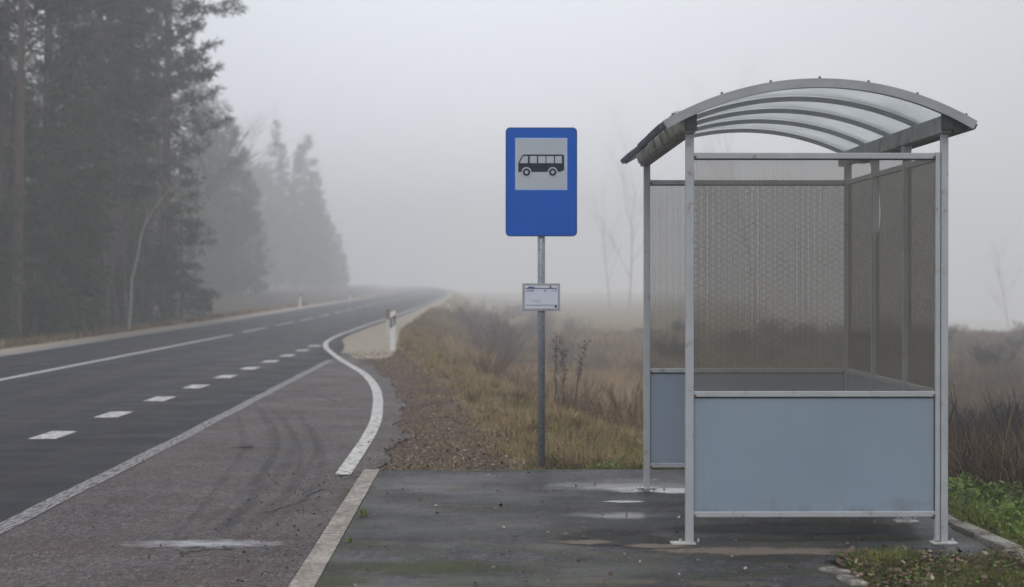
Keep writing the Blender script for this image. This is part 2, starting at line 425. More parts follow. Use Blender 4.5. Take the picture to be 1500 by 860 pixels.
def fading(name, col, rough, alpha, metallic=0.0, n_scale=3, stretch=(1, 1, 1), lo=0.35, hi=0.6):
    """a film lying on the ground that fades out towards its rim (attribute 'edge') and breaks up in noise"""
    m, nt, b, o = newmat(name)
    b.inputs['Base Color'].default_value = (*col, 1); b.inputs['Roughness'].default_value = rough
    a = N(nt, 'Attribute'); a.attribute_name = 'edge'
    n = noise(nt, n_scale, coords(nt, stretch), 5, 0.65)
    f = math_(nt, 'ADD', math_(nt, 'MULTIPLY', a.outputs['Fac'], 0.65), math_(nt, 'SUBTRACT', n, 0.5))
    L(nt, ramp(nt, f, [(lo, 0.0), (hi, alpha)]), b.inputs['Alpha'])
    return m
M['puddle'] = fading('puddle_water', (0.03, 0.03, 0.03), 0.08, 0.95, 0, 3.0, (1, 1, 1), 0.16, 0.36)
M['damp'] = fading('damp_film', (0.05, 0.048, 0.05), 0.25, 0.8, 0, 2.0, (1, 1, 1), 0.1, 0.5)
M['dust'] = fading('dry_dust', (0.15, 0.115, 0.09), 0.9, 0.85, 0, 5.0, (1, 1, 1), 0.08, 0.3)
M['dark_film'] = fading('dark_ground_film', (0.010, 0.009, 0.009), 0.8, 0.85, 0, 2.5, (1, 1.6, 1), 0.02, 0.36)  # near-black matte film, darkens the platform and fades at its rim
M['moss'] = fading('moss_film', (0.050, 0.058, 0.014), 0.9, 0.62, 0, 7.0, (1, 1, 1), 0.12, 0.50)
M['pale_film'] = fading('pale_ground_film', (0.50, 0.50, 0.54), 0.5, 0.6, 0, 9.0, (1, 1, 1), 0.1, 0.6)  # pale film over the bay asphalt, broken up by noise
M['skid'] = fading('tyre_rubber_film', (0.035, 0.033, 0.035), 0.7, 0.25, 0, 1.5, (3, 1, 1), 0.12, 0.55)

# ------------------------------------------------------------------ layout curves (x as a function of y)
def curve(pts):
    pts = sorted(pts); ys = [p[0] for p in pts]; xs = [p[1] for p in pts]
    return lambda y: np.interp(y, ys, xs)
XL = curve([(-40, -10.4), (41, -10.55), (70, -10.9), (112, -11.9), (162, -12.9), (250, -15.2), (400, -21), (700, -40)])
XC = curve([(-40, -7.7), (30, -7.8), (55, -7.92), (80, -8.2), (109, -8.78), (160, -9.6), (250, -11.6), (400, -17.3), (700, -36)])
XR = curve([(-40, -4.45), (20, -4.45), (45, -4.55), (66, -4.98), (80, -5.08), (125, -5.6), (160, -6.15), (250, -8.0), (400, -13.6), (700, -32)])
XSEAM = curve([(-40, -2.95), (12, -3.08), (18.4, -3.14), (24.7, -3.24), (31, -3.34), (37.1, -3.43), (60, -3.9)])
WL = [U(*p) for p in [(502,697),(515,678),(527,660),(537,645),(545,630),(551,615),(553,600),(553.5,587),(552,575),(547,564),(540,555),(530,546),
      (520,540),(509,533.5),(500,528),(490,521),(482,514.5),(477.5,509.5),(477,504.5),(479,501),(484,497.5),(491,494),(500,490),(514,485),(530,479),(545,474),(560,469.5)]]
WL += [(float(XR(y)), y) for y in (88, 95, 105, 115, 125, 140, 160, 185, 220, 250, 300, 350, 400, 500, 600)]
EB = curve([(-40, -1.0), (9, -1.0), (15.6, -1.08), (16.2, -1.02), (17.7, -1.12), (19.3, -1.06), (23.4, -1.30), (27, -1.53), (32, -2.06), (38.4, -2.9), (40, -3.2), (43, -3.75), (46.5, -4.2), (50, -4.45)])
DX = curve([(15, 0.0), (15.8, 0.0), (19.3, -0.25), (24, -0.6), (29.8, -1.05), (39, -2.0), (47.5, -2.85)])
GX = curve([(38, -2.4), (45, -2.6), (60.8, -3.44), (93, -4.15), (162, -5.3), (250, -7.2), (400, -12.8), (700, -31)])
CREST = curve([(-40, 3.0), (10, 3.0), (14.3, 2.6), (16, 1.5), (20, 0.75), (30, -0.6), (45, -2.3), (60, -3.2), (100, -4.1), (160, -5.1), (250, -7.0), (400, -12.5), (700, -31)])

def sstep(a, b, x):
    t = np.clip((x - a) / (b - a), 0, 1); return t*t*(3 - 2*t)
def terrain_h(x, y):
    x = np.asarray(x, float); y = np.asarray(y, float)
    s = x - CREST(y)
    depth = 0.38 + 0.9 * sstep(17, 27, y)
    h = -depth * sstep(0.0, 3.2, s) - 0.10 * sstep(0, .6, s)
    h += 0.06*np.sin(x*1.7 + y*.6)*np.cos(y*.9 - x*.4) * sstep(0.3, 2.0, s)
    far = np.clip(y - 108, 0, 360)
    h += -(0.003 + 0.029 * sstep(0.10, 0.19, x / np.maximum(y, 1.0))) * far * sstep(2.0, 16.0, s)
    sl = XL(y) - 1.1 - x
    h += -0.35 * sstep(0.0, 1.6, sl) + 0.75 * sstep(2.0, 9.0, sl)
    h = h - 0.012
    return h

# ------------------------------------------------------------------ ground sheet
def ground():
    xs = np.concatenate([np.linspace(-650, -60, 14)[:-1], np.linspace(-60, -14, 32)[:-1], np.linspace(-14, 9, 150)[:-1], np.linspace(9, 60, 50)[:-1], np.linspace(60, 650, 16)])
    ys = np.concatenate([np.linspace(-60, 8, 18)[:-1], np.linspace(8, 30, 130)[:-1], np.linspace(30, 70, 130)[:-1], np.linspace(70, 180, 90)[:-1], np.linspace(180, 760, 50)])
    X, Y = np.meshgrid(xs, ys)
    Z = terrain_h(X, Y)
    nx, ny = len(xs), len(ys)
    V = np.stack([X, Y, Z], -1).reshape(-1, 3)
    i = np.arange(nx - 1); j = np.arange(ny - 1)
    I, J = np.meshgrid(i, j); a = (J*nx + I).ravel()
    Fq = np.stack([a, a+1, a+nx+1, a+nx], -1)
    x, y = V[:, 0], V[:, 1]
    dirt = sstep(-0.3, 0.0, x - EB(y)) * (1 - sstep(-0.35, 0.35, x - DX(y))) * (1 - sstep(44, 50, y)) * sstep(14.5, 15.2, y)
    grav = sstep(38.0, 40.5, y) * (1 - sstep(-0.12, 0.12, x - GX(y))) * (x > XR(y) - 1)
    gl = (x < XL(y) + .5) * (1 - sstep(0.75, 1.0, XL(y) - x))
    grav = np.maximum(grav, gl)
    forest = np.maximum(sstep(3.0, 3.3, x)*sstep(11, 12, y)*(1-sstep(24, 30, y)), sstep(1.8, 4.0, XL(y) - x), .8*sstep(.02, .16, (x - .04*y)/y)*sstep(16, 30, y)*(x > 0))
    green = sstep(0, 1, x - 1.2) * (1 - sstep(16.5, 18, y)) * (x > 0)
    masks = np.stack([dirt, grav, np.maximum(green, 0), np.ones_like(x)], -1)
    m, nt, b, o = newmat('soil_grass_and_gravel')
    v = coords(nt)
    at = N(nt, 'Attribute'); at.attribute_name = 'masks'
    sc3 = N(nt, 'SeparateColor'); L(nt, at.outputs['Color'], sc3.inputs[0])
    at2 = N(nt, 'Attribute'); at2.attribute_name = 'forest'
    nb = noise(nt, 0.35, v, 5, 0.6); nf = noise(nt, 6, v, 6, 0.75); ng = noise(nt, 40, v, 3, 0.8)
    c = ramp(nt, nb, [(0.3, (0.15, 0.115, 0.065)), (0.5, (0.20, 0.155, 0.09)), (0.7, (0.15, 0.14, 0.06))])
    c = mixc(nt, 0.8, c, ramp(nt, nf, [(0.3, 0.45), (0.7, 1.45)]), 'MULTIPLY')
    def masked(sock, c, col):
        f = math_(nt, 'ADD', sock, math_(nt, 'MULTIPLY', math_(nt, 'SUBTRACT', nf, 0.5), 0.9))
        return mixc(nt, ramp(nt, f, [(0.42, 0.0), (0.55, 1.0)]), c, col)
    fcol = ramp(nt, nf, [(0.3, (0.03, 0.022, 0.016)), (0.7, (0.075, 0.055, 0.035))])
    c = masked(at2.outputs['Fac'], c, fcol)
    gcol = ramp(nt, nf, [(0.3, (0.035, 0.03, 0.015)), (0.7, (0.07, 0.08, 0.025))])
    c = masked(sc3.outputs['Blue'], c, gcol)
    dcol = ramp(nt, noise(nt, 24, coords(nt, (1, 0.6, 1)), 4, 0.8), [(0.36, (0.025, 0.016, 0.011)), (0.5, (0.085, 0.058, 0.040)), (0.60, (0.14, 0.10, 0.070)), (0.66, (0.30, 0.24, 0.19))])
    c = masked(sc3.outputs['Red'], c, dcol)
    vcol = mixc(nt, 0.5, (0.33, 0.285, 0.225), ramp(nt, ng, [(0.35, 0.55), (0.65, 1.35)]), 'MULTIPLY')
    c = masked(sc3.outputs['Green'], c, vcol)
    L(nt, c, b.inputs['Base Color']); b.inputs['Roughness'].default_value = 0.9; b.inputs['Specular IOR Level'].default_value = 0.08
    bump(nt, b, math_(nt, 'ADD', nf, math_(nt, 'MULTIPLY', ng, 0.4)), 0.8, 0.05)
    o_ = mesh_obj('ground', V, Fq, m, None, True, {'masks': masks, 'forest': forest})
    tag(o_, kind='structure')
ground()

def strip(name, left, right, ys, z, mat, kind='structure'):
    """flat sheet between two curves"""
    ys = np.asarray(ys, float); xl = np.asarray(left(ys) if callable(left) else left); xr = np.asarray(right(ys) if callable(right) else right)
    n = len(ys); K = 5
    V = []
    for k in range(K):
        t = k/(K-1); V.append(np.stack([xl*(1-t) + xr*t, ys, np.full(n, z)], -1))
    V = np.concatenate(V)
    fs = [(k*n+i, (k+1)*n+i, (k+1)*n+i+1, k*n+i+1) for k in range(K-1) for i in range(n-1)]
    o = mesh_obj(name, V, fs, mat)
    if kind: tag(o, kind=kind)
    return o
WLy = curve([(p[1], p[0]) for p in WL if p[1] > 46.0])
YS_NEAR = np.concatenate([np.linspace(-20, 8, 8), np.linspace(9, 40, 80)])
YS_ALL = np.concatenate([YS_NEAR, np.linspace(40.5, 80, 80), np.linspace(82, 160, 50), np.linspace(165, 700, 60)])
def road_right(y):
    y = np.asarray(y, float)
    wl = np.interp(y, [47.5, 52, 57, 66, 77, 90, 125], [-4.0, -4.45, -4.62, -4.75, -4.8, -4.85, -5.35])
    far = np.interp(y, [125, 160, 250, 400, 700], [-5.35, -5.9, -7.75, -13.35, -31.75])
    near = np.interp(y, [-40, 12, 18.4, 24.7, 31, 37.1, 41, 45, 47.5], [-2.95, -3.08, -3.14, -3.24, -3.34, -3.43, -3.55, -3.8, -4.0])
    return np.where(y < 47.5, near, np.where(y < 125, wl, far))
strip('road', lambda y: XL(y), road_right, YS_ALL, 0.004, M['road'])
EBJ = lambda y: EB(y) + np.where(y > 16, .05*np.sin(y*1.1) + .04*np.sin(y*2.3+1) + .02*np.sin(y*5.3), 0)
strip('bus_bay', lambda y: road_right(y) - 0.0, lambda y: np.maximum(EBJ(y), road_right(y)+0.0), np.concatenate([YS_NEAR[:8], np.linspace(9, 15.6, 20), np.linspace(15.7, 40, 300), np.linspace(40.3, 46.8, 14)]), 0.001, M['bay'])

# painted markings
def ribbon(name, pts, w, z, mat, kind='structure', edge=False):
    pts = [Vector((p[0], p[1], 0)) for p in pts]; n = len(pts); V = []; E = []
    K = 5 if edge else 2
    for k in range(K):
        t = k/(K-1)*2 - 1
        for i, p in enumerate(pts):
            d = (pts[min(i+1, n-1)] - pts[max(i-1, 0)]).normalized(); nrm = Vector((d.y, -d.x, 0))
            ww = w(i/(n-1)) if callable(w) else w
            q = p + nrm*ww/2*t; V.append((q.x, q.y, z))
            E.append((1 - abs(t)) * min(1, 6*min(i, n-1-i)/(n-1)))
    fs = [(k*n+i, k*n+i+1, (k+1)*n+i+1, (k+1)*n+i) for k in range(K-1) for i in range(n-1)]
    o = mesh_obj(name, V, fs, mat, attrs={'edge': np.array(E)} if edge else None)
    if kind: tag(o, kind=kind)
    return o
def smooth(pts, n=8):
    out = []
    for i in range(len(pts)-1):
        p0, p1, p2, p3 = [Vector(pts[min(max(j, 0), len(pts)-1)]) for j in (i-1, i, i+1, i+2)]
        for k in range(n):
            t = k/n
            out.append(0.5*((2*p1) + (-p0+p2)*t + (2*p0-5*p1+4*p2-p3)*t*t + (-p0+3*p1-3*p2+p3)*t**3))
    out.append(Vector(pts[-1])); return [(v.x, v.y) for v in out]
ribbon('bay_edge_marking', smooth(WL, 4), lambda t: 0.125, 0.010, M['paint'])
ys = np.linspace(-20, 56.5, 60)
ribbon('centre_line_marking', [(float(XC(y)), y) for y in ys], 0.13, 0.009, M['paint_far'])
ys = np.linspace(-20, 600, 300)
ribbon('road_edge_marking', [(float(XL(y)) + 0.2, y) for y in ys], 0.12, 0.009, M['paint_far'])
k = 0
y = 59.0
while y < 240:
    ribbon('centre_dash_marking', [(float(XC(t)), t) for t in np.linspace(y, y+6, 5)], 0.13, 0.009, M['paint_far']); y += 9
for i in range(-6, 10):
    y = 18.9 + 3.0*i
    if i <= 9: ribbon('bay_dash_marking', [(float(XR(t)) - .02, t) for t in (y, y+.5, y+1.0)], 0.26, 0.009, M['paint'])
ribbon('joint_line', [(float(XSEAM(y)) - 0.02 + 0.006*math.sin(y*1.7), y) for y in np.linspace(2, 38, 120)], 0.14, 0.009, M['seam'])

# cracks beside the joint and across the bay
def crack(pts, w):
    P = []
    for i in range(len(pts)-1):
        for t in np.linspace(0, 1, 8)[:-1]:
            P.append((pts[i][0]*(1-t)+pts[i+1][0]*t + random.uniform(-.03, .03), pts[i][1]*(1-t)+pts[i+1][1]*t + random.uniform(-.1, .1)))
    ribbon('crack', P, w, 0.013, M['crackm'])
0 and crack([U(45, 712), U(130, 690), U(190, 655), U(262, 612)], 0.035)
0 and crack([U(-20, 740), U(70, 706), U(100, 700)], 0.04)
crack([U(430, 570), U(470, 580), U(500, 590)], 0.025)
crack([U(390, 752), U(440, 735), U(480, 705), U(545, 696)], 0.022)
crack([U(250, 815), U(290, 808), U(350, 806)], 0.018)
crack([U(345, 655), U(356, 656), U(372, 655)], 0.07)

def blob(name, cx, cy, rx, ry, z, mat, rot=0.0):
    V = [(cx, cy, z)]; E = [1.0]; R, S = 7, 36
    for r in range(1, R+1):
        for s in range(S):
            a = 2*math.pi*s/S; q = r/R
            dx, dy = rx*q*math.cos(a), ry*q*math.sin(a)
            V.append((cx + dx*math.cos(rot) - dy*math.sin(rot), cy + dx*math.sin(rot) + dy*math.cos(rot), z)); E.append(1 - q)
    fs = [(0, 1+s, 1+(s+1) % S) for s in range(S)]
    for r in range(1, R):
        for s in range(S):
            a, b_ = 1+(r-1)*S, 1+r*S
            fs.append((a+s, b_+s, b_+(s+1) % S, a+(s+1) % S))
    o = mesh_obj(name, V, fs, mat, attrs={'edge': np.array(E)}); tag(o, kind='structure'); return o
# tyre arcs in the bay
arcA = smooth([U(262, 800), U(305, 760), U(345, 705), U(372, 655), U(362, 610), U(345, 585)], 6)
arcB = smooth([U(290, 800), U(360, 745), U(412, 690), U(430, 650), U(415, 615), U(380, 585)], 6)
arcC = smooth([U(350, 790), U(420, 730), U(446, 690), U(446, 650), U(420, 610)], 6)
for base, offs in ((arcA, (-.10, .17)), (arcB, (-.14, .0, .2)), (arcC, (-.05, .12))):
    for q, of in enumerate(offs):
        ribbon('tyre_mark', [(p[0] + of, p[1] + of*.4) for p in base], 0.10 + .05*(q % 2), 0.0055 + .0009*q + (0.0028 if base is arcB else 0), M['skid'], edge=True)
x, y = U(300, 800); blob('pale_patch', x, y, 0.62, 0.26, 0.012, M['pale_film'])

# ------------------------------------------------------------------ platform and kerbs
PZ = 0.022
KX = lambda y: -1.10 + (15.6 - y)*0.0138
pl = [(KX(-8)+.066, -8), (1.72, -8), (1.70, 9.8), (1.67, 10.55), (2.66, 10.72), (2.62, 14.3), (2.60, 15.75), (KX(15.62)+.066, 15.62)]
b_ = MB()
# finely cut left and far borders so the edge is not a ruled line
poly = []
for i in range(len(pl)):
    a, c = pl[i], pl[(i+1) % len(pl)]
    n = max(1, int(math.dist(a, c) / 0.12)) if min(a[1], c[1]) > 5 else 2
    for q in range(n):
        t = q/n; j = 0.02 if q and min(a[1], c[1]) > 5 and i < len(pl)-1 else 0
        poly.append((a[0]*(1-t)+c[0]*t + random.uniform(-j, j), a[1]*(1-t)+c[1]*t + random.uniform(-j, j)*1.5))
b_.prism(poly, 'z', -0.12, PZ)
tag(b_.build('platform', M['platform']), kind='structure')
for k in range(24):
    y0 = 15.62 - (k+1)*1.0 + 0.006; y1 = 15.62 - k*1.0 - 0.006
    kx = KX
    kb = MB(); kb.prism([(kx(y0)-.062, y0), (kx(y0)+.062, y0), (kx(y1)+.062, y1), (kx(y1)-.062, y1)], 'z', -0.1, 0.030 + random.uniform(-.002, .002))
    o = kb.build('kerb_stone', M['kerb'])
    if k < 7:
        tag(o, 'flush pale concrete kerb stone in the strip between bus bay and platform', 'kerb stone', 'kerb stones between bay and platform')
    else:
        tag(o, 'flush pale concrete kerb stone in the strip between bus bay and platform', 'kerb stone', 'kerb stones between bay and platform')
        if k > 12: bpy.data.objects.remove(o)
gk = []
for k in range(8):
    y0 = 10.25 + k*0.62
    x0 = 2.74 + random.uniform(-.02, .02) - 0.012*k
    kb = MB(); kb.box(-0.05, 0.05, 0, 0.56, -0.12, 0.05 + random.uniform(-.012, .012), 0.008)
    o = kb.build('kerb_stone', M['stone']); o.location = (x0, y0, 0); o.rotation_euler = (random.uniform(-.02, .02), random.uniform(-.08, .08), random.uniform(-.05, .05))
    tag(o, 'weathered grey kerb stone half hidden in the weeds right of the shelter', 'kerb stone', 'old kerb stones along the right side of the shelter')
for k, (px, py, L_) in enumerate([(1228, 836, 0.22), (1250, 850, 0.26)]):
    x, y = U(px, py, 0.03)
    kb = MB(); kb.box(-0.05, 0.05, -L_/2, L_/2, -0.1, 0.015, 0.012)
    o = kb.build('kerb_stone', M['stone']); o.location = (x, y, 0.022); o.rotation_euler = (0, 0.05, 0.45 - .3*k)
    tag(o, ['small broken kerb piece at the front edge of the platform, the farther of the two', 'pale broken kerb piece at the front edge of the platform, nearest the camera'][k], 'kerb stone')
# water, dust, moss and dark films on the platform
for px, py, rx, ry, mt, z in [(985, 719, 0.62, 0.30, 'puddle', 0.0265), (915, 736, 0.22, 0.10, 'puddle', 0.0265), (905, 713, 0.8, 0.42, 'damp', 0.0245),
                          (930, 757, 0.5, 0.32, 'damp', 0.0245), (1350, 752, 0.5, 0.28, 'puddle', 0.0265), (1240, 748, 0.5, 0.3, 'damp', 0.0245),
    (858, 795, 0.22, 0.12, 'dust', 0.0245), (965, 801, 0.26, 0.13, 'dust', 0.0245), (1110, 808, 0.75, 0.20, 'dust', 0.0245), (1170, 775, 0.85, 0.35, 'dark_film', 0.0238), (905, 790, .35, .5, 'dark_film', 0.0238),
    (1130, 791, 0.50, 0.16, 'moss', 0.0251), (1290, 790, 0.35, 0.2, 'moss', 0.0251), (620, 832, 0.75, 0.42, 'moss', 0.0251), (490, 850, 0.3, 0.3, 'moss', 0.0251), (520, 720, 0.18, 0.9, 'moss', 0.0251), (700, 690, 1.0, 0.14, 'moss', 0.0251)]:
    x, y = U(px, py, PZ); blob({'puddle': 'puddle', 'damp': 'damp_patch', 'dust': 'dust_patch', 'dark_film': 'dark_patch', 'moss': 'moss_patch'}[mt], x, y, rx, ry, z, M[mt])

# ------------------------------------------------------------------ bus shelter
SX, SY, YAW = 1.0, 11.22, 36/F
W, LN = 1.438, 3.0
T_, MID, BOT = 2.21, 0.868, 0.19
BEAM0, BEAM1 = 2.335, 2.435
sh = empty('bus_shelter', (SX, SY, PZ), YAW)
tag(sh, 'grey metal bus shelter with arched translucent roof and perforated walls on the platform', 'bus shelter')
DZ = -PZ   # heights were measured from the road
def part(mb, name, mat, parent=sh, sm=False):
    return mb.build(name, M[mat], parent, sm)
# posts
def post(x, y, w=0.046, top=BEAM0, d=0.046, foot='std'):
    m = MB(); m.box(x-w/2, x+w/2, y-d/2, y+d/2, 0.006, top+DZ, 0.005)
    p = part(m, 'post', 'frame')
    f = MB()
    if foot == 'left': f.box(x-0.105, x+0.035, y-0.05, y+0.05, 0.0, 0.012, 0.003)
    else: f.box(x-0.07, x+0.07, y-0.05, y+0.05, 0.0, 0.012, 0.003)
    for sx in (-0.05, 0.05):
        f.tube([(x+sx, y, 0.012), (x+sx, y, 0.03)], 0.007, 6)
    part(f, 'base_plate', 'plate', p)
    return p
pNL = post(0, 0, foot='left'); pFL = post(0, LN)
pNR = post(W, 0, 0.040); p1 = post(W, 1.0, 0.05); p2 = post(W, 2.0, 0.05); pFR = post(W, LN, 0.05)
m = MB(); m.box(W-0.052, W-0.024, -0.02, 0.02, 0.02, T_+0.02+DZ, 0.004); part(m, 'end_frame_upright', 'frame')
# end walls (near y=0, far y=LN): rails, perforated sheet, solid sheet
def end_wall(y):
    xa, xb = 0.0235, W-0.0525 if y == 0 else W-0.0255
    for z, h, nm in ((T_, 0.034, 'top_rail'), (MID, 0.032, 'middle_rail'), (BOT, 0.032, 'bottom_rail')):
        m = MB(); m.box(xa, xb, y-0.017, y+0.017, z-h/2+DZ, z+h/2+DZ, 0.004); r = part(m, nm, 'frame')
        # rust at the welds
        for xx in (xa+0.006, xb-0.006):
            q = MB(); q.box(xx-0.008, xx+0.008, y-0.0195, y-0.0168, z-h*.45+DZ, z-h*.05+DZ)
            part(q, 'rust_spot', 'rust', r)
    m = MB(); m.add([(xa, y, MID+.015+DZ), (xb, y, MID+.015+DZ), (xb, y, T_-.016+DZ), (xa, y, T_-.016+DZ)], [(0, 1, 2, 3)])
    part(m, 'perforated_panel', 'perf')
    m = MB(); m.box(xa, xb, y-0.004, y+0.004, BOT+.014+DZ, MID-.014+DZ); part(m, 'solid_panel', 'sheet')
    for bb in ((xa, xb, y-0.006, y-0.0042, MID-.024+DZ, MID-.016+DZ), (xb-.006, xb-0.0002, y-0.008, y-0.0045, BOT+.017+DZ, MID-.0245+DZ), (xa, xb, y-0.006, y-0.0005, T_-.024+DZ, T_-.0172+DZ)):
        part(MB().box(*bb), 'gasket', 'black')   # dark sealing strips round the sheets
end_wall(0); end_wall(LN)
# back wall: three bays
for k in range(3):
    ya, yb = k*1.0 + (0.024 if k == 0 else 0.026), (k+1)*1.0 - 0.026
    for z, h, nm in ((T_, 0.034, 'top_rail'), (MID, 0.032, 'middle_rail'), (BOT, 0.032, 'bottom_rail')):
        m = MB(); m.box(W-0.017, W+0.017, ya, yb, z-h/2+DZ, z+h/2+DZ, 0.004); part(m, nm, 'frame')
    if k == 1:   # this sheet has sprung away from its post and leaves a slit
        V = [(W, ya, MID+.015+DZ), (W, yb, MID+.015+DZ), (W, yb, 1.95+DZ), (W, yb-0.08, 1.97+DZ), (W, yb-.20, 2.08+DZ), (W, yb-.17, T_-.016+DZ), (W, ya, T_-.016+DZ)]
        V = [(W, ya, MID+.015+DZ), (W, yb, MID+.015+DZ), (W, yb, 1.80+DZ), (W, yb-.12, 1.85+DZ), (W, yb-.16, 1.95+DZ), (W, yb-.12, 2.08+DZ), (W, yb-.03, T_-.016+DZ), (W, ya, T_-.016+DZ)]
    else:
        V = [(W, ya, MID+.015+DZ), (W, yb, MID+.015+DZ), (W, yb, T_-.016+DZ), (W, ya, T_-.016+DZ)]
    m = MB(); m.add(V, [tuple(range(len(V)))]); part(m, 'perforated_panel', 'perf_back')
    m = MB(); m.box(W-0.004, W+0.004, ya, yb, BOT+.014+DZ, MID-.014+DZ); part(m, 'solid_panel', 'sheet')
# roof
CXR, RR, ZPK = W/2, 1.72, 2.612
ZC = ZPK - RR
HW = 0.868
def arc_z(dx, r=RR): return ZC + math.sqrt(r*r - dx*dx) + DZ
Y0R, Y1R = -0.11, 3.27
for x, nm in ((0.0, 'left'), (W, 'right')):
    m = MB(); m.box(x-0.03, x+0.03, Y0R+.05, Y1R-.04, BEAM0+DZ+.001, BEAM1+DZ, 0.006)
    bm_ = part(m, 'roof_beam', 'beam')
    c = MB(); c.box(x-0.033, x+0.033, Y0R+.022, Y0R+.049, BEAM0+.015+DZ, BEAM1+.008+DZ, 0.004); part(c, 'end_cap', 'black', bm_)
    if nm == 'left':    # grimy cladding blocks on the outer face, uneven and gapped
        yy = Y0R + .06; k = 0
        while yy < Y1R - .3:
            ln = [0.62, 0.50, 0.56, 0.48, 0.55, 0.45][k % 6]
            c = MB(); dz = random.uniform(-.006, .006)
            c.prism([(-0.052, BEAM0+.02+DZ+dz), (-0.0325, BEAM0+.012+DZ), (-0.0325, BEAM1+.028+DZ), (-0.085, BEAM1+.022+DZ+dz)], 'y', yy, min(yy+ln-.022, Y1R-.05))
            part(c, 'cladding_block', 'cream', bm_); yy += ln; k += 1
# gussets at post tops
for y in (1.0, 2.0):
    m = MB(); m.prism([(y+.026, 2.335+DZ), (y+.026, 2.27+DZ), (y+.05, 2.265+DZ), (y+.09, 2.30+DZ), (y+.10, 2.335+DZ)], 'x', W-.02, W+.02); part(m, 'gusset', 'beam')
m = MB(); m.prism([(W+.034, 2.335+DZ), (W+.09, 2.345+DZ), (W+.155, 2.385+DZ), (W+.034, 2.42+DZ)], 'y', Y0R+.03, Y0R+.10); part(m, 'eave_bracket', 'black')
# ribs
NR = 5
ysr = [Y0R + 0.02 + k*(Y1R-Y0R-.04)/(NR-1) for k in range(NR)]
for k, y in enumerate(ysr):
    m = MB(); n = 40
    hw = HW if k in (0, NR-1) else 0.80
    for i in range(n):
        pass
    pr = []
    for i in range(n+1):
        dx = -hw + 2*hw*i/n; pr.append((CXR+dx, arc_z(dx), dx))
    th = 0.026 if k else 0.026
    et = 0.0 if k else 0.0132
    top = [(CXR + p[2]*(1+et/RR), ZC + DZ + (p[1]-DZ-ZC)*(1+et/RR)) for p in pr]; bot = [(CXR + p[2]*(1-th/RR), ZC + DZ + (p[1]-DZ-ZC)*(1-th/RR)) for p in pr]
    w = 0.015 if k else 0.026
    for i in range(n):
        a, b2, c, d = top[i], top[i+1], bot[i+1], bot[i]
        m.add([(a[0], y-w, a[1]), (b2[0], y-w, b2[1]), (c[0], y-w, c[1]), (d[0], y-w, d[1]), (a[0], y+w, a[1]), (b2[0], y+w, b2[1]), (c[0], y+w, c[1]), (d[0], y+w, d[1])],
              [(0, 3, 2, 1), (4, 5, 6, 7), (0, 1, 5, 4), (2, 3, 7, 6)] + ([(0, 4, 7, 3)] if i == 0 else []) + ([(1, 2, 6, 5)] if i == n-1 else []))
    r = part(m, 'roof_rib', 'rib')
    # clamping strip above the sheet
    m = MB()
    for i in range(n):
        dx0, dx1 = -HW + 2*HW*i/n, -HW + 2*HW*(i+1)/n
        f = lambda dx, e: (CXR + dx*(1+e/RR), ZC + DZ + (arc_z(dx)-DZ-ZC)*(1+e/RR))
        a, b2, c, d = f(dx0, .024), f(dx1, .024), f(dx1, .0135), f(dx0, .0135)
        m.add([(a[0], y-.026, a[1]), (b2[0], y-.026, b2[1]), (c[0], y-.026, c[1]), (d[0], y-.026, d[1]), (a[0], y+.026, a[1]), (b2[0], y+.026, b2[1]), (c[0], y+.026, c[1]), (d[0], y+.026, d[1])],
              [(0, 3, 2, 1), (4, 5, 6, 7), (0, 1, 5, 4), (2, 3, 7, 6)] + ([(0, 4, 7, 3)] if i == 0 else []) + ([(1, 2, 6, 5)] if i == n-1 else []))
    part(m, 'clamping_strip', 'rib', r)
    for dx in (-.81, -.54, -.27, 0, .27, .54, .81):
        m = MB(); xx, zz = CXR+dx*1.0145, ZC + DZ + (arc_z(dx)-DZ-ZC)*1.0145
        m.tube([(xx, y, zz-.002), (xx, y, zz+.012)], 0.007, 6); part(m, 'bolt', 'trim', r)
# glazing sheets, one per bay
for k in range(NR-1):
    ya, yb = ysr[k] + (0.003 if k else .027), ysr[k+1] - 0.003
    n = 30; V = []; fs = []
    for e in (0.0015, 0.0120):
        for i in range(n+1):
            dx = -HW + 2*HW*i/n
            for yq in (ya, yb):
                V.append((CXR + dx*(1+e/RR), yq, ZC + DZ + (arc_z(dx)-DZ-ZC)*(1+e/RR)))
    for i in range(n):
        a = 2*i; fs.append((a, a+2, a+3, a+1)); c = 2*(n+1) + a; fs.append((c, c+1, c+3, c+2))
    fs += [(0, 1, 2*(n+1)+1, 2*(n+1)), (2*n, 2*(n+1)+2*n, 2*(n+1)+2*n+1, 2*n+1)]
    mesh_obj('glazing_sheet', V, fs, M['poly'], sh, True)
    # eave trims, slightly slipped per bay
    for s in (-1, 1):
        e = HW - 0.006; z = arc_z(HW); sl = random.uniform(-.012, .012) if s < 0 else 0
        ang = s*-0.50
        m = MB(); m.box(-.028, .028, ya+.002, yb-.002, -.014, .020, 0.003)
        o = part(m, 'eave_trim', 'trim'); o.location = (CXR + s*(e + sl), 0, z + .004 - abs(sl)*.4); o.rotation_euler = (0, s*0.56 + sl*2, 0)

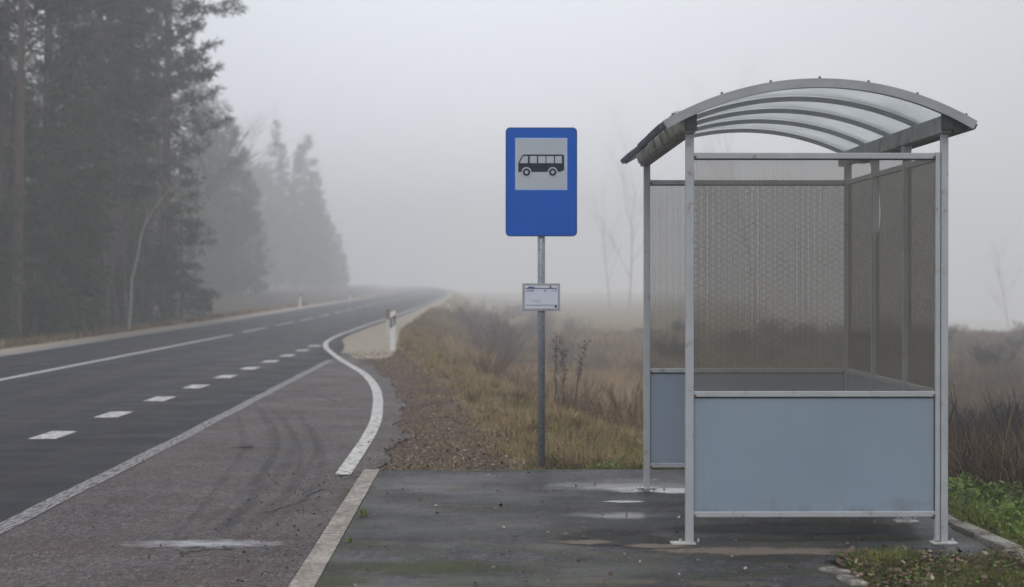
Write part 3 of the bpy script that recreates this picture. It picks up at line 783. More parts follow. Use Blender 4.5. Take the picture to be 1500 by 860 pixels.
# ------------------------------------------------------------------ bus stop sign
PX, PY = 0.236, 16.0
sg = empty('bus_stop_sign', (PX, PY, -0.02), math.radians(1.0))
tag(sg, 'tall blue bus stop sign with black bus symbol on a galvanised pole', 'bus stop sign')
S_ = PY / F
def sp(px, py): return ((px - 793)*S_, CAMH + (YH - py)*S_ + 0.02)   # local x,z
m = MB(); m.tube([(0, 0, -0.15), (0, 0, 2.72)], 0.030, 16); part(m, 'pole', 'galv', sg, True)
m = MB(); m.tube([(0, 0, 2.72), (0, 0, 2.735)], 0.033, 16); part(m, 'pole_cap', 'black', sg)
def rrect(x0, x1, z0, z1, r, n=6):
    P = []
    for cx, cz, a0 in ((x1-r, z1-r, 0), (x0+r, z1-r, 90), (x0+r, z0+r, 180), (x1-r, z0+r, 270)):
        for i in range(n+1):
            a = math.radians(a0 + 90*i/n); P.append((cx + r*math.cos(a), cz + r*math.sin(a)))
    return P
x0, z0 = sp(740.5, 346.5); x1, z1 = sp(845, 187.5)
m = MB(); m.prism(rrect(x0, x1, z0, z1, 0.035), 'y', -0.045, -0.034); plate = part(m, 'sign_plate', 'blue_edge', sg)
m = MB(); m.prism(rrect(x0+.008, x1-.008, z0+.008, z1-.008, 0.028), 'y', -0.0465, -0.0452); part(m, 'blue_face', 'blue', plate)
xa, zb = sp(754.5, 278.8); xb, za = sp(830.5, 202.8)
m = MB(); m.box(xa, xb, -0.0480, -0.0467, zb, za); part(m, 'symbol_border', 'sign_border', plate)
m = MB(); m.box(xa+.008, xb-.008, -0.0492, -0.0482, zb+.008, za-.008); part(m, 'symbol_field', 'sign_white', plate)
def bp(cx, cy): return sp(740 + cx/7.818, 190 + cy/7.818)
m = MB()
# body outline as a set of butted bars round the windows
m.prism([bp(*p) for p in [(148, 388), (672, 388), (672, 470), (655, 474), (630, 487), (148, 490)]][::-1], 'y', -0.0504, -0.0494)
m.prism([bp(*p) for p in [(192, 303), (208, 289), (658, 289), (672, 300), (672, 306), (192, 306)]][::-1], 'y', -0.0504, -0.0494)
m.prism([bp(*p) for p in [(148, 388), (190, 306), (204, 306), (163, 388)]], 'y', -0.0504, -0.0494)
for a, b2 in ((258, 280), (360, 375), (460, 470), (555, 568), (645, 672)):
    m.prism([bp(a, 388), bp(b2, 388), bp(b2, 306), bp(a, 306)], 'y', -0.0504, -0.0494)
part(m, 'bus_symbol', 'ink', plate)
def disc(m, cx, cy, r, ya, yb, n=24):
    c = bp(cx, cy); rr = r/7.818*S_
    m.prism([(c[0] + rr*math.cos(2*math.pi*i/n), c[1] + rr*math.sin(2*math.pi*i/n)) for i in range(n)], 'y', ya, yb)
for cx in (242, 541):
    a_, w_, h_ = MB(), MB(), MB()
    disc(a_, cx, 489, 56, -0.0516, -0.0506); disc(w_, cx, 491, 43, -0.0528, -0.0518); disc(h_, cx, 491, 19, -0.0540, -0.0530)
    part(a_, 'wheel_arch_mark', 'sign_white', plate); part(w_, 'wheel_mark', 'ink', plate); part(h_, 'hub_mark', 'sign_white', plate)
for z in (2.15, 2.55):
    m = MB(); m.box(-0.05, 0.05, -0.0335, 0.036, z-.02, z+.02, 0.004); part(m, 'clamp', 'galv', sg)
    m = MB(); m.box(-0.20, 0.20, -0.0338, -0.026, z-.012, z+.012); part(m, 'bracket', 'galv', plate)
# timetable board
x0, z0 = sp(765, 455.5); x1, z1 = sp(820, 415)
tt = MB(); tt.box(x0, x1, -0.044, -0.031, z0, z1, 0.003); tb = part(tt, 'timetable_board', 'rib', sg)
px0, pz0 = sp(768.5, 452); px1, pz1 = sp(816.8, 418.6)
m = MB(); m.box(px0, px1, -0.0458, -0.0442, pz0, pz1); part(m, 'paper', 'paper', tb)
def tq(cx, cy): return sp(755 + cx/14.33, 405 + cy/14.33)
def bar(m, cx0, cx1, cy0, cy1, y=-0.0470):
    a, b2 = tq(cx0, cy1), tq(cx1, cy0); m.box(a[0], b2[0], y, y+.001, a[1], b2[1])
m = MB(); bar(m, 205, 865, 240, 262); m.prism([tq(245, 239), tq(262, 222), tq(290, 212), tq(400, 215), tq(400, 239)][::-1], 'y', -0.0470, -0.0460); part(m, 'printed_heading', 'ink_blue', tb)
m = MB()
for a, b2 in ((232, 262), (268, 300), (306, 340), (346, 385), (590, 615), (622, 645), (775, 792), (822, 836), (845, 862)): bar(m, a, b2, 278, 318)
bar(m, 215, 812, 594, 612); part(m, 'printed_text', 'ink_soft', tb)
m = MB(); bar(m, 820, 865, 598, 655); bar(m, 722, 748, 196, 236); part(m, 'printed_mark', 'ink', tb)
m = MB(); bar(m, 700, 718, 205, 222); part(m, 'printed_red_mark', 'ink_red', tb)
m = MB()
for a, b2, c in ((330, 540, 490), (350, 500, 515), (420, 560, 540)): bar(m, a, b2, c, c+10)
part(m, 'printed_pink_text', 'ink_pink', tb)
m = MB(); m.box(-0.04, 0.04, -0.0308, 0.036, z0+.08, z0+.11, 0.003); part(m, 'clamp', 'galv', sg)

# ------------------------------------------------------------------ marker posts
def marker(x, y, h, label, style='band', group=None, w=0.118, rz=0.0):
    z = float(terrain_h(x, y))
    r = empty('marker_post', (x, y, z), rz); tag(r, label, 'marker post', group)
    sec = lambda s: [(-w/2*s, -.025), (w/2*s, -.025), (w/2*s*.75, .035), (-w/2*s*.75, .035)]
    m = MB(); n = 4; V = []; sl = .03
    lo = [(p[0], p[1], -.05) for p in sec(1)]
    if style == 'band':
        zz = [(0, h-.34, 'post_body', 'white_plastic'), (h-.34, h-.12, 'black_band', 'black'), (h-.12, h, 'post_top', 'white_plastic')]
    else:
        zz = [(0, h-.26, 'post_body', 'old_post')]
    for a, b2, nm, mt in zz:
        m = MB(); bb = sec(1.0)
        t0 = -.05 if a == 0 else a
        sk = 0.10 if nm != 'post_body' else 0
        s0 = .0 if a == 0 else .045; s1 = .045 if nm != 'post_top' else .02
        vs = [(p[0], p[1], t0 + s0*p[0]/(w/2)) for p in bb] + [(p[0], p[1], b2 + s1*p[0]/(w/2)) for p in bb]
        m.add(vs, [(3, 2, 1, 0), (4, 5, 6, 7), (0, 1, 5, 4), (1, 2, 6, 5), (2, 3, 7, 6), (3, 0, 4, 7)])
        part(m, nm, mt, r)
    if style == 'band':
        m = MB(); m.box(-.022, .022, -.031, -.0255, h-.31, h-.16, 0.002); part(m, 'reflector', 'reflector', r)
    else:
        m = MB(); m.box(-w*.55, w*.5, -.032, .02, h-.255, h, 0.004); part(m, 'brown_plate', 'brown_plate', r)
    return r
x, y = U(575.5, 513); marker(x, y, 0.87, 'white roadside marker post with black band and reflector, beside the gravel shoulder')
x, y = U(568.5, 501); marker(x, y, 0.84, 'pale thin post with a brown plate at its top, just behind the white marker post', 'plate', None, 0.095)
x, y = U(439.5, 452.5); marker(x, y, 1.03, 'white marker post in the fog on the far left verge of the road')
x, y = U(656.5, 446.5); marker(x, y, 0.62, 'faint marker post in the fog at the far end of the gravel shoulder')
x, y = U(513, 441); marker(x, y, 0.9, 'very faint farthest marker post in the fog on the left verge')

# ------------------------------------------------------------------ trees
def sprays(anchors, dirs, n_per, ln, wd, rg, droop=0.2, spread=0.5):
    """needle sprays: kite shaped thin quads round each anchor"""
    A = np.repeat(anchors, n_per, 0); D = np.repeat(dirs, n_per, 0)
    n = len(A)
    D = D + rg.normal(0, spread, (n, 3)); D[:, 2] -= droop
    D /= np.linalg.norm(D, axis=1, keepdims=True) + 1e-9
    l = ln * rg.uniform(0.6, 1.3, (n, 1))
    B = A + rg.normal(0, ln*0.25, (n, 3))
    side = np.cross(D, rg.normal(0, 1, (n, 3))); side /= np.linalg.norm(side, axis=1, keepdims=True) + 1e-9
    w = wd * rg.uniform(0.6, 1.4, (n, 1))
    V = np.stack([B, B + D*l*.45 + side*w, B + D*l, B + D*l*.45 - side*w], 1).reshape(-1, 3)
    Fq = np.arange(n*4).reshape(-1, 4)
    cl = np.sin(B[:,0]*1.9+B[:,2]*1.3)*np.cos(B[:,1]*1.7-B[:,2]*.9)
    tint = np.repeat(np.clip(rg.normal(0.42, 0.14, n) + 0.34*cl, 0, 1), 4)
    return V, Fq, tint

def conifer(seed, H, z0, R, kind='spruce', dens=1.0):
    """returns trunk MB and foliage arrays"""
    rg = np.random.default_rng(seed)
    tr = MB()
    lean = rg.normal(0, .012, 2)
    nseg = 9
    tp = [(lean[0]*H*t + .06*math.sin(4*t+seed), lean[1]*H*t, H*t) for t in np.linspace(0, 1, nseg)]
    r0 = 0.0052*H + .012
    tr.tube(tp, [r0*(1-.92*t**1.1) for t in np.linspace(0, 1, nseg)], 8)
    def axis(z):
        t = z/H; return np.array([lean[0]*H*t + .06*math.sin(4*t+seed), lean[1]*H*t, z])
    AN, DI = [], []
    z = z0; 
    step = 0.55 if kind == 'spruce' else 0.85
    while z < H*0.985:
        t = (z - z0)/(H - z0)
        if kind == 'spruce':
            Lb = R*(1-t)**0.8*(0.35+0.65*min(1, t*5+.3)); nb = 6
        else:
            Lb = R*(math.sin(math.pi*min(1, t*.86+.16))**0.7)*(1-.35*t); nb = 4
        for b in range(nb):
            if rg.random() < 0.10: continue
            az = rg.uniform(0, 2*math.pi); ll = Lb*rg.uniform(.55, 1.12) + .12
            zz = z + rg.uniform(-.2, .2); o = axis(min(zz, H))
            up = 0.05 if kind == 'spruce' else rg.uniform(.05, .45)
            dr = rg.uniform(.28, .5)*(1-t*.9) if kind == 'spruce' else rg.uniform(-.05, .15)
            P = []
            for q in np.linspace(0, 1, 6):
                P.append(o + np.array([math.cos(az)*ll*q, math.sin(az)*ll*q, ll*(up*q - dr*q**1.3 + (.18 if kind == 'spruce' else .1)*q**3)]))
            tr.tube([P[0], P[2], P[5]], [.012+.010*ll, .010+.004*ll, .006], 3, False)
            P = np.array(P)
            m = max(3, int(ll*(11 if kind == 'spruce' else 9)*dens))
            q = rg.uniform(.12 if kind == 'spruce' else .35, 1, m)
            pos = np.stack([np.interp(q, np.linspace(0, 1, 6), P[:, c]) for c in range(3)], 1)
            sgn = rg.choice([-1, 1], m)
            off = rg.uniform(0, .36, m)*ll*(1.1-q)*sgn
            bd = np.array([math.cos(az), math.sin(az), 0]); sd_ = np.array([-math.sin(az), math.cos(az), 0])
            pos = pos + off[:, None]*sd_ + (abs(off)*.4)[:, None]*bd
            if kind == 'spruce': pos[:, 2] -= abs(off)*.45 + rg.uniform(0, .22, m)
            else: pos[:, 2] += rg.uniform(-.04, .10, m)
            AN.append(pos); DI.append(bd*0.7 + sd_*(.6*sgn)[:, None] + rg.normal(0, .2, (m, 3)))
        z += step*rg.uniform(.75, 1.25)
    AN = np.concatenate(AN); DI = np.concatenate(DI)
    if kind == 'spruce': V, Fq, ti = sprays(AN, DI, 6, .34, .026, rg, .5, .4)
    else: V, Fq, ti = sprays(AN, DI, 8, .27, .026, rg, -.15, .7)
    # dead lower twigs
    zz = 1.0
    while zz < z0:
        az = rg.uniform(0, 6.28); o = axis(zz); ll = rg.uniform(.4, 1.5)
        e = o + np.array([math.cos(az)*ll, math.sin(az)*ll, -ll*rg.uniform(-.1, .4)])
        tr.tube([o, (o+e)/2 + [0, 0, .08], e], [.014, .009, .004], 3, False)
        zz += rg.uniform(.12, .35)
    return tr, V, Fq, ti

def proto_tree(name, seed, H, z0, R, kind, bark_m, leaf_m, dens=1.0):
    r = empty(name, (0, 0, 0))
    tr, V, Fq, ti = conifer(seed, H, z0, R, kind, dens)
    tr.build('trunk', M[bark_m], r)
    mesh_obj('crown', V, Fq, M[leaf_m], r, False, {'tint': ti})
    return r
def copy_tree(root):
    r = root.copy(); COL.objects.link(r)
    for ch in list(root.children):
        c = ch.copy(); COL.objects.link(c); c.parent = r
        for g in ch.children:
            d = g.copy(); COL.objects.link(d); d.parent = c
    return r
used = set()
def place(proto, x, y, rz, s, label, cat, group, name=None):
    if proto.name not in used: used.add(proto.name); o = proto
    else: o = copy_tree(proto)
    o.location = (x, y, float(terrain_h(x, y)) - .05); o.rotation_euler = (0, 0, rz); o.scale = (s, s, s)
    tag(o, label, cat, group); return o

spr = [proto_tree('spruce_tree', 11, 19, 2.2, 2.5, 'spruce', 'bark_dark', 'needle', .8),
       proto_tree('spruce_tree', 12, 17, 5.0, 2.2, 'spruce', 'bark_dark', 'needle'),
       proto_tree('spruce_tree', 13, 21, 7.0, 2.6, 'spruce', 'bark_dark', 'needle')]
pin = [proto_tree('pine_tree', 21, 21, 8.5, 2.9, 'pine', 'bark_pine', 'needle'),
       proto_tree('pine_tree', 22, 23, 5.5, 2.8, 'pine', 'bark_pine', 'needle'),
       proto_tree('pine_tree', 23, 20, 11.0, 2.6, 'pine', 'bark_pine', 'needle')]
yng = [proto_tree('young_spruce_tree', 31, 6.5, 0.5, 1.6, 'spruce', 'bark_dark', 'needle_young'),
       proto_tree('young_spruce_tree', 32, 9.0, 0.8, 1.9, 'spruce', 'bark_dark', 'needle_young')]
G1 = 'tall trees of the dense dark forest left of the road'
LS = 'tall dark spruce within the dense forest on the left'
LP = 'tall pine with reddish trunk within the dense forest on the left'
rr = random.Random(5)
# front rank along the verge
front = []
yy = 43.0
i = 0
while yy < 82:
    front.append((float(XL(yy)) - rr.uniform(2.2, 4.2), yy)); yy += rr.uniform(1.9, 3.2)
for i, (x, y) in enumerate(front):
    if y > 79: pr, lb = pin[1], None
    else: pr = [pin[0], spr[1], pin[2], pin[0], spr[2], pin[1], pin[2]][i % 7]
    place(pr, x, y, rr.uniform(0, 6.28), rr.uniform(.9, 1.1), LP if pr in pin else LS, 'tree', G1)
# ranks behind
for i in range(40):
    y = rr.uniform(46, 92); x = float(XL(y)) - rr.uniform(4.5, 20)
    if (x/y*F + 750) < -160: x = (-140 + rr.uniform(0, 250) - 750)/F*y
    pr = rr.choice([spr[0], spr[1], pin[2], spr[0], spr[0], pin[0]])
    place(pr, x, y, rr.uniform(0, 6.28), rr.uniform(.42, .62) if i % 5 else 1.0, LP if pr in pin else LS, 'tree', G1)
# the big pine that closes the forest edge
x, y = (262-750)/F*78, 78
place(pin[1], x - .3, y, 0.6, 1.05, 'large layered pine whose ragged crown ends the near forest edge against the fog', 'tree', None)
for px, yy, kk, s_ in [(236, 82, 0, .95), (214, 76, 2, 1.0), (196, 80, 1, 1.0)]:
    place(pin[kk], (px-750)/F*yy, yy, rr.uniform(0, 6.28), s_, LP, 'tree', G1)
# understorey
for i in range(17):
    y = rr.uniform(45, 80); x = float(XL(y)) - rr.uniform(1.6, 5.0)
    place(yng[i % 2], x, y, rr.uniform(0, 6.28), rr.uniform(.7, 1.15), 'young green spruce at the foot of the dense forest edge', 'tree', 'young spruces along the forest edge')
# middle and far groups fading in the fog
G2 = 'misty conifers of the second clump left of the road'
for px, y, h in [(318, 96, 8.5), (335, 101, 9.0), (352, 104, 8.4), (368, 108, 7.0), (300, 100, 11), (330, 110, 11.5), (285, 96, 12), (300, 118, 13)]:
    pr = yng[1]
    y *= 1.55; place(pr, (px-750)/F*y, y, rr.uniform(0, 6.28), h*1.55/9*.95, 'blurred grey conifer in the middle distance behind the forest edge', 'tree', G2)
G3 = 'pale foggy conifers of the farthest clump left of the road'
for px, y, h in [(392, 140, 11.6), (405, 136, 12.2), (418, 140, 12.4), (384, 150, 11.8), (368, 145, 11.4), (356, 150, 10.6), (432, 143, 12.3), (446, 146, 11.6), (458, 146, 10.2), (468, 150, 8.8), (478, 152, 7.4), (487, 155, 6.0), (496, 157, 4.8),
                 (380, 132, 9.6), (372, 150, 10.5), (410, 152, 12), (440, 158, 13), (425, 132, 9.0), (452, 140, 7.5), (395, 128, 7), (360, 140, 11), (470, 144, 6), (505, 160, 3.6)]:
    y *= 2.05; place(spr[0] if h > 11.9 else yng[1], (px-750)/F*y, y, rr.uniform(0, 6.28), h*2.05/(19 if h > 11.9 else 9)*rr.uniform(.75, 1.0), 'pale grey conifer fading into fog in the farthest clump', 'tree', G3)

# bare trees and shrubs
rr2 = random.Random(8)
def bare(seed, H, mat_t, r0=None, levels=4, spread=.5, nch=4, start=.25, leanv=(0, 0), up=.35):
    rg = random.Random(seed); m = MB(); tw = MB()
    def grow(p, d, ln, r, lv):
        n = 4; P = [p]; q = p
        for i in range(n):
            d = (d + Vector((rg.gauss(0, .09), rg.gauss(0, .09), rg.gauss(0, .05) + up*.06))).normalized(); q = q + d*ln/n; P.append(q)
        R = [r*(1-.55*i/n) for i in range(n+1)]
        (m if lv >= levels-1 else tw).tube(P, R, 6 if lv >= levels-1 else 3, False)
        if lv == 0: return
        k = nch + (3 if lv == levels else 0)
        for j in range(k):
            t = start + (1-start)*(j+rg.random())/k if lv == levels else rg.uniform(.25, 1)
            idx = min(n-1, int(t*n)); f = t*n - idx
            pp = P[idx].lerp(P[idx+1], f)
            a = rg.uniform(0, 6.28); s = Vector((math.cos(a), math.sin(a), 0))
            nd = (d*(1-spread*.6) + s*spread*rg.uniform(.7, 1.3) + Vector((0, 0, up*.4))).normalized()
            grow(pp, nd, ln*rg.uniform(.38, .62), R[idx]*.5, lv-1)
    grow(Vector((0, 0, 0)), Vector((leanv[0], leanv[1], 1)).normalized(), H*.72, r0 or H*.012, levels)
    return m, tw
def bare_tree(name, seed, H, tm, cm, x, y, label, group=None, cat='tree', **kw):
    r = empty(name, (x, y, float(terrain_h(x, y)) - .05)); tag(r, label, cat, group)
    m, tw = bare(seed, H, tm, **kw)
    m.build('trunk', M[tm], r); tw.build('crown', M[cm], r); return r
bare_tree('birch_tree', 3, 8.6, 'bark_birch', 'twig_pale', (271-750)/F*80, 80, 'bare white birch trunk standing at the edge of the near forest', r0=.10, levels=4, nch=6, start=.45, spread=.55)
bare_tree('birch_tree', 9, 7.0, 'bark_birch', 'twig_pale', (258-750)/F*77, 77.5, 'thin pale trunk just left of the white birch, mostly hidden by spruce boughs', r0=.09, levels=3, nch=4, start=.5)
# leaning pale trunk
r = empty('leaning_birch_tree', ((190-750)/F*61, 61, float(terrain_h(-11.7, 61)))); tag(r, 'slender pale trunk bowing to the right in front of the dark forest', 'tree')
m = MB(); P = [Vector(((px-190)/F*61, 0, CAMH+(YH-py)/F*61 - float(terrain_h(-11.7, 61)))) for px, py in [(190, 482), (190, 440), (194, 410), (201, 375), (208, 345), (217, 320), (231, 296), (248, 280), (262, 270)]]
m.tube([p + Vector((rr2.uniform(-.04, .04), 0, 0)) for p in P], [.048, .046, .043, .04, .036, .032, .027, .02, .013], 8); m.build('trunk', M['bark_birch'], r)
tw = MB(); rg = random.Random(4)
for k in range(26):
    a = P[rg.randint(5, 8)]; d = Vector((rg.uniform(-.2, 1), rg.uniform(-.5, .5), rg.uniform(-.2, .8))); tw.tube([a, a + d*.5, a + d*1.0 + Vector((0, 0, -.12))], [.014, .009, .004], 3, False)
tw.build('crown', M['twig_pale'], r)
# slim bare saplings at the forest edge
sap_protos = []
for i in range(3):
    r = bare_tree('bare_sapling_tree', 50+i, 6.5, 'twig', 'twig', 0, 0, 'x', levels=3, nch=4, start=.3, spread=.35, r0=.035, up=.8); sap_protos.append(r)
for i in range(26):
    y = rr2.uniform(45, 82); x = float(XL(y)) - rr2.uniform(1.7, 3.6)
    place(sap_protos[i % 3], x, y, rr2.uniform(0, 6.28), rr2.uniform(.6, 1.3), 'thin leafless sapling in front of the dark forest edge', 'tree', 'leafless saplings along the forest edge')
# ghostly trees in the field on the right
bare_tree('bare_tree', 61, 29, 'twig', 'twig', (1108-750)/F*240, 240, 'tall faint bare tree in the fog seen above and through the shelter', levels=5, nch=5, spread=.42, up=.5, r0=.085)
bare_tree('bare_tree', 62, 20, 'twig', 'twig', (922-750)/F*245, 245, 'faint bare tree in the fog just left of the shelter', levels=5, nch=5, spread=.5, up=.4, r0=.09)
bare_tree('bare_tree', 63, 16, 'twig', 'twig', (893-750)/F*255, 255, 'smallest faint bare tree in the fog between the sign and the shelter', levels=5, nch=4, spread=.5, up=.4, r0=.07)
bare_tree('bare_tree', 65, 12, 'twig', 'twig', (1478-750)/F*240, 240, 'faint bare tree in the fog near the right edge of the picture', levels=5, nch=5, spread=.45, up=.4, r0=.055)
# shrubs
def shrub(seed, H, n, spreadr, leaf=None):
    rg = random.Random(seed); m = MB()
    for i in range(n):
        a = rg.uniform(0, 6.28); rad = rg.uniform(0, spreadr*.3); p = Vector((math.cos(a)*rad, math.sin(a)*rad, 0))
        d = Vector((math.cos(a)*rg.uniform(.05, .5), math.sin(a)*rg.uniform(.05, .5), 1)).normalized()
        ln = H*rg.uniform(.6, 1.05); P = [p]
        for k in range(4):
            d = (d + Vector((rg.gauss(0, .14), rg.gauss(0, .14), -.03))).normalized(); P.append(P[-1] + d*ln/4)
        m.tube(P, [.014, .011, .008, .006, .003], 3, False)
        for k in range(9):
            t = rg.uniform(.2, .98)*4; i0 = int(t); q = P[i0].lerp(P[min(4, i0+1)], t-i0)
            dd = (d + Vector((rg.gauss(0, .5), rg.gauss(0, .5), .2))).normalized()*H*rg.uniform(.12, .3)
            m.tube([q, q + dd*.5, q + dd + Vector((0, 0, .03))], [.006, .004, .002], 3, False)
    return m
def mk_shrub(seed, H, n, s, mat):
    mb = shrub(seed, H, n, s); return mb.build('bare_shrub', M[mat])
shA = [mk_shrub(70, 1.9, 42, 1.3, 'twig'), mk_shrub(71, 1.3, 36, 1.2, 'twig'), mk_shrub(72, 1.0, 46, 1.3, 'twig_dark'), mk_shrub(73, .95, 60, 1.4, 'twig_dark'), mk_shrub(74, .85, 34, .7, 'twig_rust')]
used_s = set()
def put_shrub(k, x, y, s, label, group=None, sx=1.0):
    o = shA[k]
    if k in used_s: o = shA[k].copy(); COL.objects.link(o)
    used_s.add(k)
    o.location = (x, y, float(terrain_h(x, y)) - .05); o.rotation_euler = (0, 0, rr2.uniform(0, 6.28)); o.scale = (s*sx, s*sx, s)
    for q in ('label', 'category', 'group'):
        if q in o: del o[q]
    tag(o, label, 'shrub', group); return o
def fieldpt(px, py):
    # where the ray through the pixel meets the terrain
    d = ((px-750)/F, -(py-YH)/F); t = 11.0
    while t < 400:
        if CAMH + d[1]*t < float(terrain_h(d[0]*t, t)): break
        t += .25
    return d[0]*t, t
for q, (dx, dy, s) in enumerate([(0, 0, 1.0), (-.4, 1.6, .95), (.5, -.6, .75), (.1, 2.6, 1.0)]):
    put_shrub(0, -0.45 + dx, 62 + dy, s, 'dense purplish bare shrub on the bank left of the sign pole', 'purplish shrubs left of the sign pole')
for q in range(22):
    px = rr2.uniform(680, 800); y = rr2.uniform(85, 170); put_shrub(rr2.choice([0, 1]), (px-750)/F*y, y, rr2.uniform(.6, 1.0), 'hazy shrub on the embankment in the fog, left of the sign pole', 'hazy embankment shrubs', 1.4)
for q in range(9):
    px = rr2.uniform(770, 960); y = rr2.uniform(55, 110); put_shrub(rr2.choice([0, 1, 2]), (px-750)/F*y, y, rr2.uniform(.45, .8), 'low misty shrub in the field between sign and shelter', 'misty shrubs in the field', 1.3)
for q in range(30):
    px = rr2.uniform(960, 1560); y = rr2.uniform(60, 122); put_shrub(rr2.choice([1, 2, 3]), (px-750)/F*y, y, rr2.uniform(.6, 1.1), 'low hazy shrub in the field behind the shelter', 'hazy shrubs behind the shelter', 1.4)
for q in range(34):
    px = rr2.uniform(1385, 1600); y = rr2.uniform(20, 33); put_shrub(rr2.choice([2, 3, 3]), (px-750)/F*y, y, rr2.uniform(.85, 1.15), 'dark almost black bare shrub to the right of the shelter', 'dark shrubs right of the shelter', 1.15)

for q in range(30):
    px = rr2.uniform(700, 948); y = rr2.uniform(21, 50)
    if px < 750 + 3*(y-20)*-1: continue
    x = (px-750)/F*y
    if x < float(CREST(y)) + .6: x = float(CREST(y)) + rr2.uniform(.7, 2.0)
    put_shrub(4, x, y, rr2.uniform(.45, .85), 'rusty brown dry weed bush on the slope behind the sign pole', 'rusty dry weed bushes behind the sign')
# tall dead dock stems beside the pole
for k, (px, py, h, lb) in enumerate([(814, 590, .95, 'tall brown seed stalk nearest the sign pole, slightly bent'), (826, 588, .80, 'shortest of the three brown seed stalks right of the sign pole'), (842, 585, .92, 'brown seed stalk leaning right, farthest from the sign pole of the three')]):
    y = 26.0; x = (px-750)/F*y; z = float(terrain_h(x, y)); top = CAMH + (YH - [490, 512, 500][k])/F*y
    H = top - z; rg = random.Random(k+5); m = MB()
    lx = [.02, -.01, .16][k]
    P = [Vector((lx*t*t, 0, H*t)) + Vector((rg.gauss(0, .008), 0, 0)) for t in np.linspace(0, 1, 7)]
    m.tube(P, [.009, .008, .008, .007, .006, .005, .003], 5)
    for j in range(85):
        t = rg.uniform(.42, 1)**.8; q = Vector((lx*t*t, 0, H*t)); br = rg.gauss(0, .035)
        c = q + Vector((br, rg.gauss(0, .03), abs(br)*.5)); s = .008
        m.add([c + Vector((s, 0, 0)), c + Vector((0, s, 0)), c + Vector((-s, 0, 0)), c + Vector((0, -s, 0)), c + Vector((0, 0, s*1.5)), c - Vector((0, 0, s*1.5))],
              [(0, 1, 4), (1, 2, 4), (2, 3, 4), (3, 0, 4), (1, 0, 5), (2, 1, 5), (3, 2, 5), (0, 3, 5)])
    o = m.build('dead_stalk', M['twig_dark']); o.location = (x, y, z); tag(o, lb, 'plant')

# ------------------------------------------------------------------ grass
def blades(pos, h, w, rg, lean=.45, tint=None, segs=3):
    n = len(pos)
    az = rg.uniform(0, 2*math.pi, n); d = np.stack([np.cos(az), np.sin(az), np.zeros(n)], 1)
    fa = rg.uniform(0, 2*math.pi, n); s = np.stack([np.cos(fa), np.sin(fa), np.zeros(n)], 1)
    L_ = lean*np.abs(rg.normal(0, 1, n)); rows = []
    for k in range(segs+1):
        t = k/segs
        c = pos + d*(h*L_*t*t)[:, None]; c[:, 2] += h*(t - .32*L_*t*t).clip(0)
        ww = (w*(1-t)**.7)[:, None]
        rows += [c - s*ww, c + s*ww]
    V = np.stack(rows, 1).reshape(-1, 3); K = 2*(segs+1)
    base = (np.arange(n)*K)[:, None]
    Fq = np.concatenate([base + np.array([2*k, 2*k+1, 2*k+3, 2*k+2]) for k in range(segs)])
    ti = np.repeat(np.clip(tint, 0, 1), K)
    return V, Fq, ti
def grass(name, x, y, h, w, tint, mat, lean=.45, segs=3, seed=1, zoff=0.0, kind='stuff'):
    rg = np.random.default_rng(seed); z = terrain_h(x, y) - .01 + zoff
    V, Fq, ti = blades(np.stack([x, y, z], 1), h, w, rg, lean, tint, segs)
    o = mesh_obj(name, V, Fq, M[mat], attrs={'tint': ti})
    if kind: tag(o, kind=kind)
    return o
def vnoise(x, y, s, seed=0):
    return (np.sin(x*s*1.3+seed) * np.cos(y*s*.9+seed*2) + np.sin((x+y)*s*.7+seed*3) * np.cos((x-y)*s*1.9+seed))*.5
# bank turf: from the dirt patch over the crest and down the slope
n = 170000
y = 15.7 + (110-15.7)*rng.random(n)**2.1; s = rng.random(n); left = np.where(y < 47, DX(y), GX(y)); x = left + s*5.5 - .45*rng.random(n)*(y < 46)
keep = ~((y < 15.8) & (x < 2.8)); edge = (x - left)
keep &= rng.random(n) < np.clip(.2 + edge*1.6, 0, 1)
x, y, edge = x[keep], y[keep], edge[keep]
cl = vnoise(x, y, 2.2, 1)
h = (.035 + .055*sstep(0, 2.5, edge) + .04*rng.random(len(x)))*(1 + .7*cl)*(1+y/50); tint = .36 + .34*vnoise(x, y, 1.6, 4) + rng.normal(0, .16, len(x))
gr = (vnoise(x, y, 1.1, 9) > .35) & (y < 26); tint = np.where(gr, tint + .35, tint)
keepb = cl > -.45
x, y, h, tint = x[keepb], y[keepb], h[keepb], tint[keepb]
grass('bank_grass', x, y, h.clip(.02), .0035 + y*.00016, tint, 'grass_bank', .9, 2, 2)
def tussocks(name, cx, cy, nb, h, rad, w, tint, mat, lean, seed, segs=3):
    rg = np.random.default_rng(seed); n = len(cx)
    X = np.repeat(cx, nb) + rg.normal(0, 1, n*nb)*np.repeat(rad, nb); Y = np.repeat(cy, nb) + rg.normal(0, 1, n*nb)*np.repeat(rad, nb)
    return grass(name, X, Y, np.repeat(h, nb)*rg.uniform(.35, 1.1, n*nb), np.repeat(w, nb), np.repeat(tint, nb) + rg.normal(0, .10, n*nb), mat, lean, segs, seed)
n = 1500
cy_ = 16.0 + 45*rng.random(n)**1.8; cx_ = np.where(cy_ < 47, DX(cy_), GX(cy_)) + .15 + 4.8*rng.random(n)
tussocks('bank_tussocks', cx_, cy_, 42, rng.uniform(.07, .20, n)*(1+cy_/60), rng.uniform(.02, .09, n), .003 + cy_*.00015, rng.choice([.15, .45, .6, .65, .72, .85], n), 'grass_bank', 1.1, 21)
n = 900
cy_ = 18.5 + 40*rng.random(n)**1.5; cx_ = CREST(cy_) + 1.2 + (5+.25*cy_)*rng.random(n)**1.1
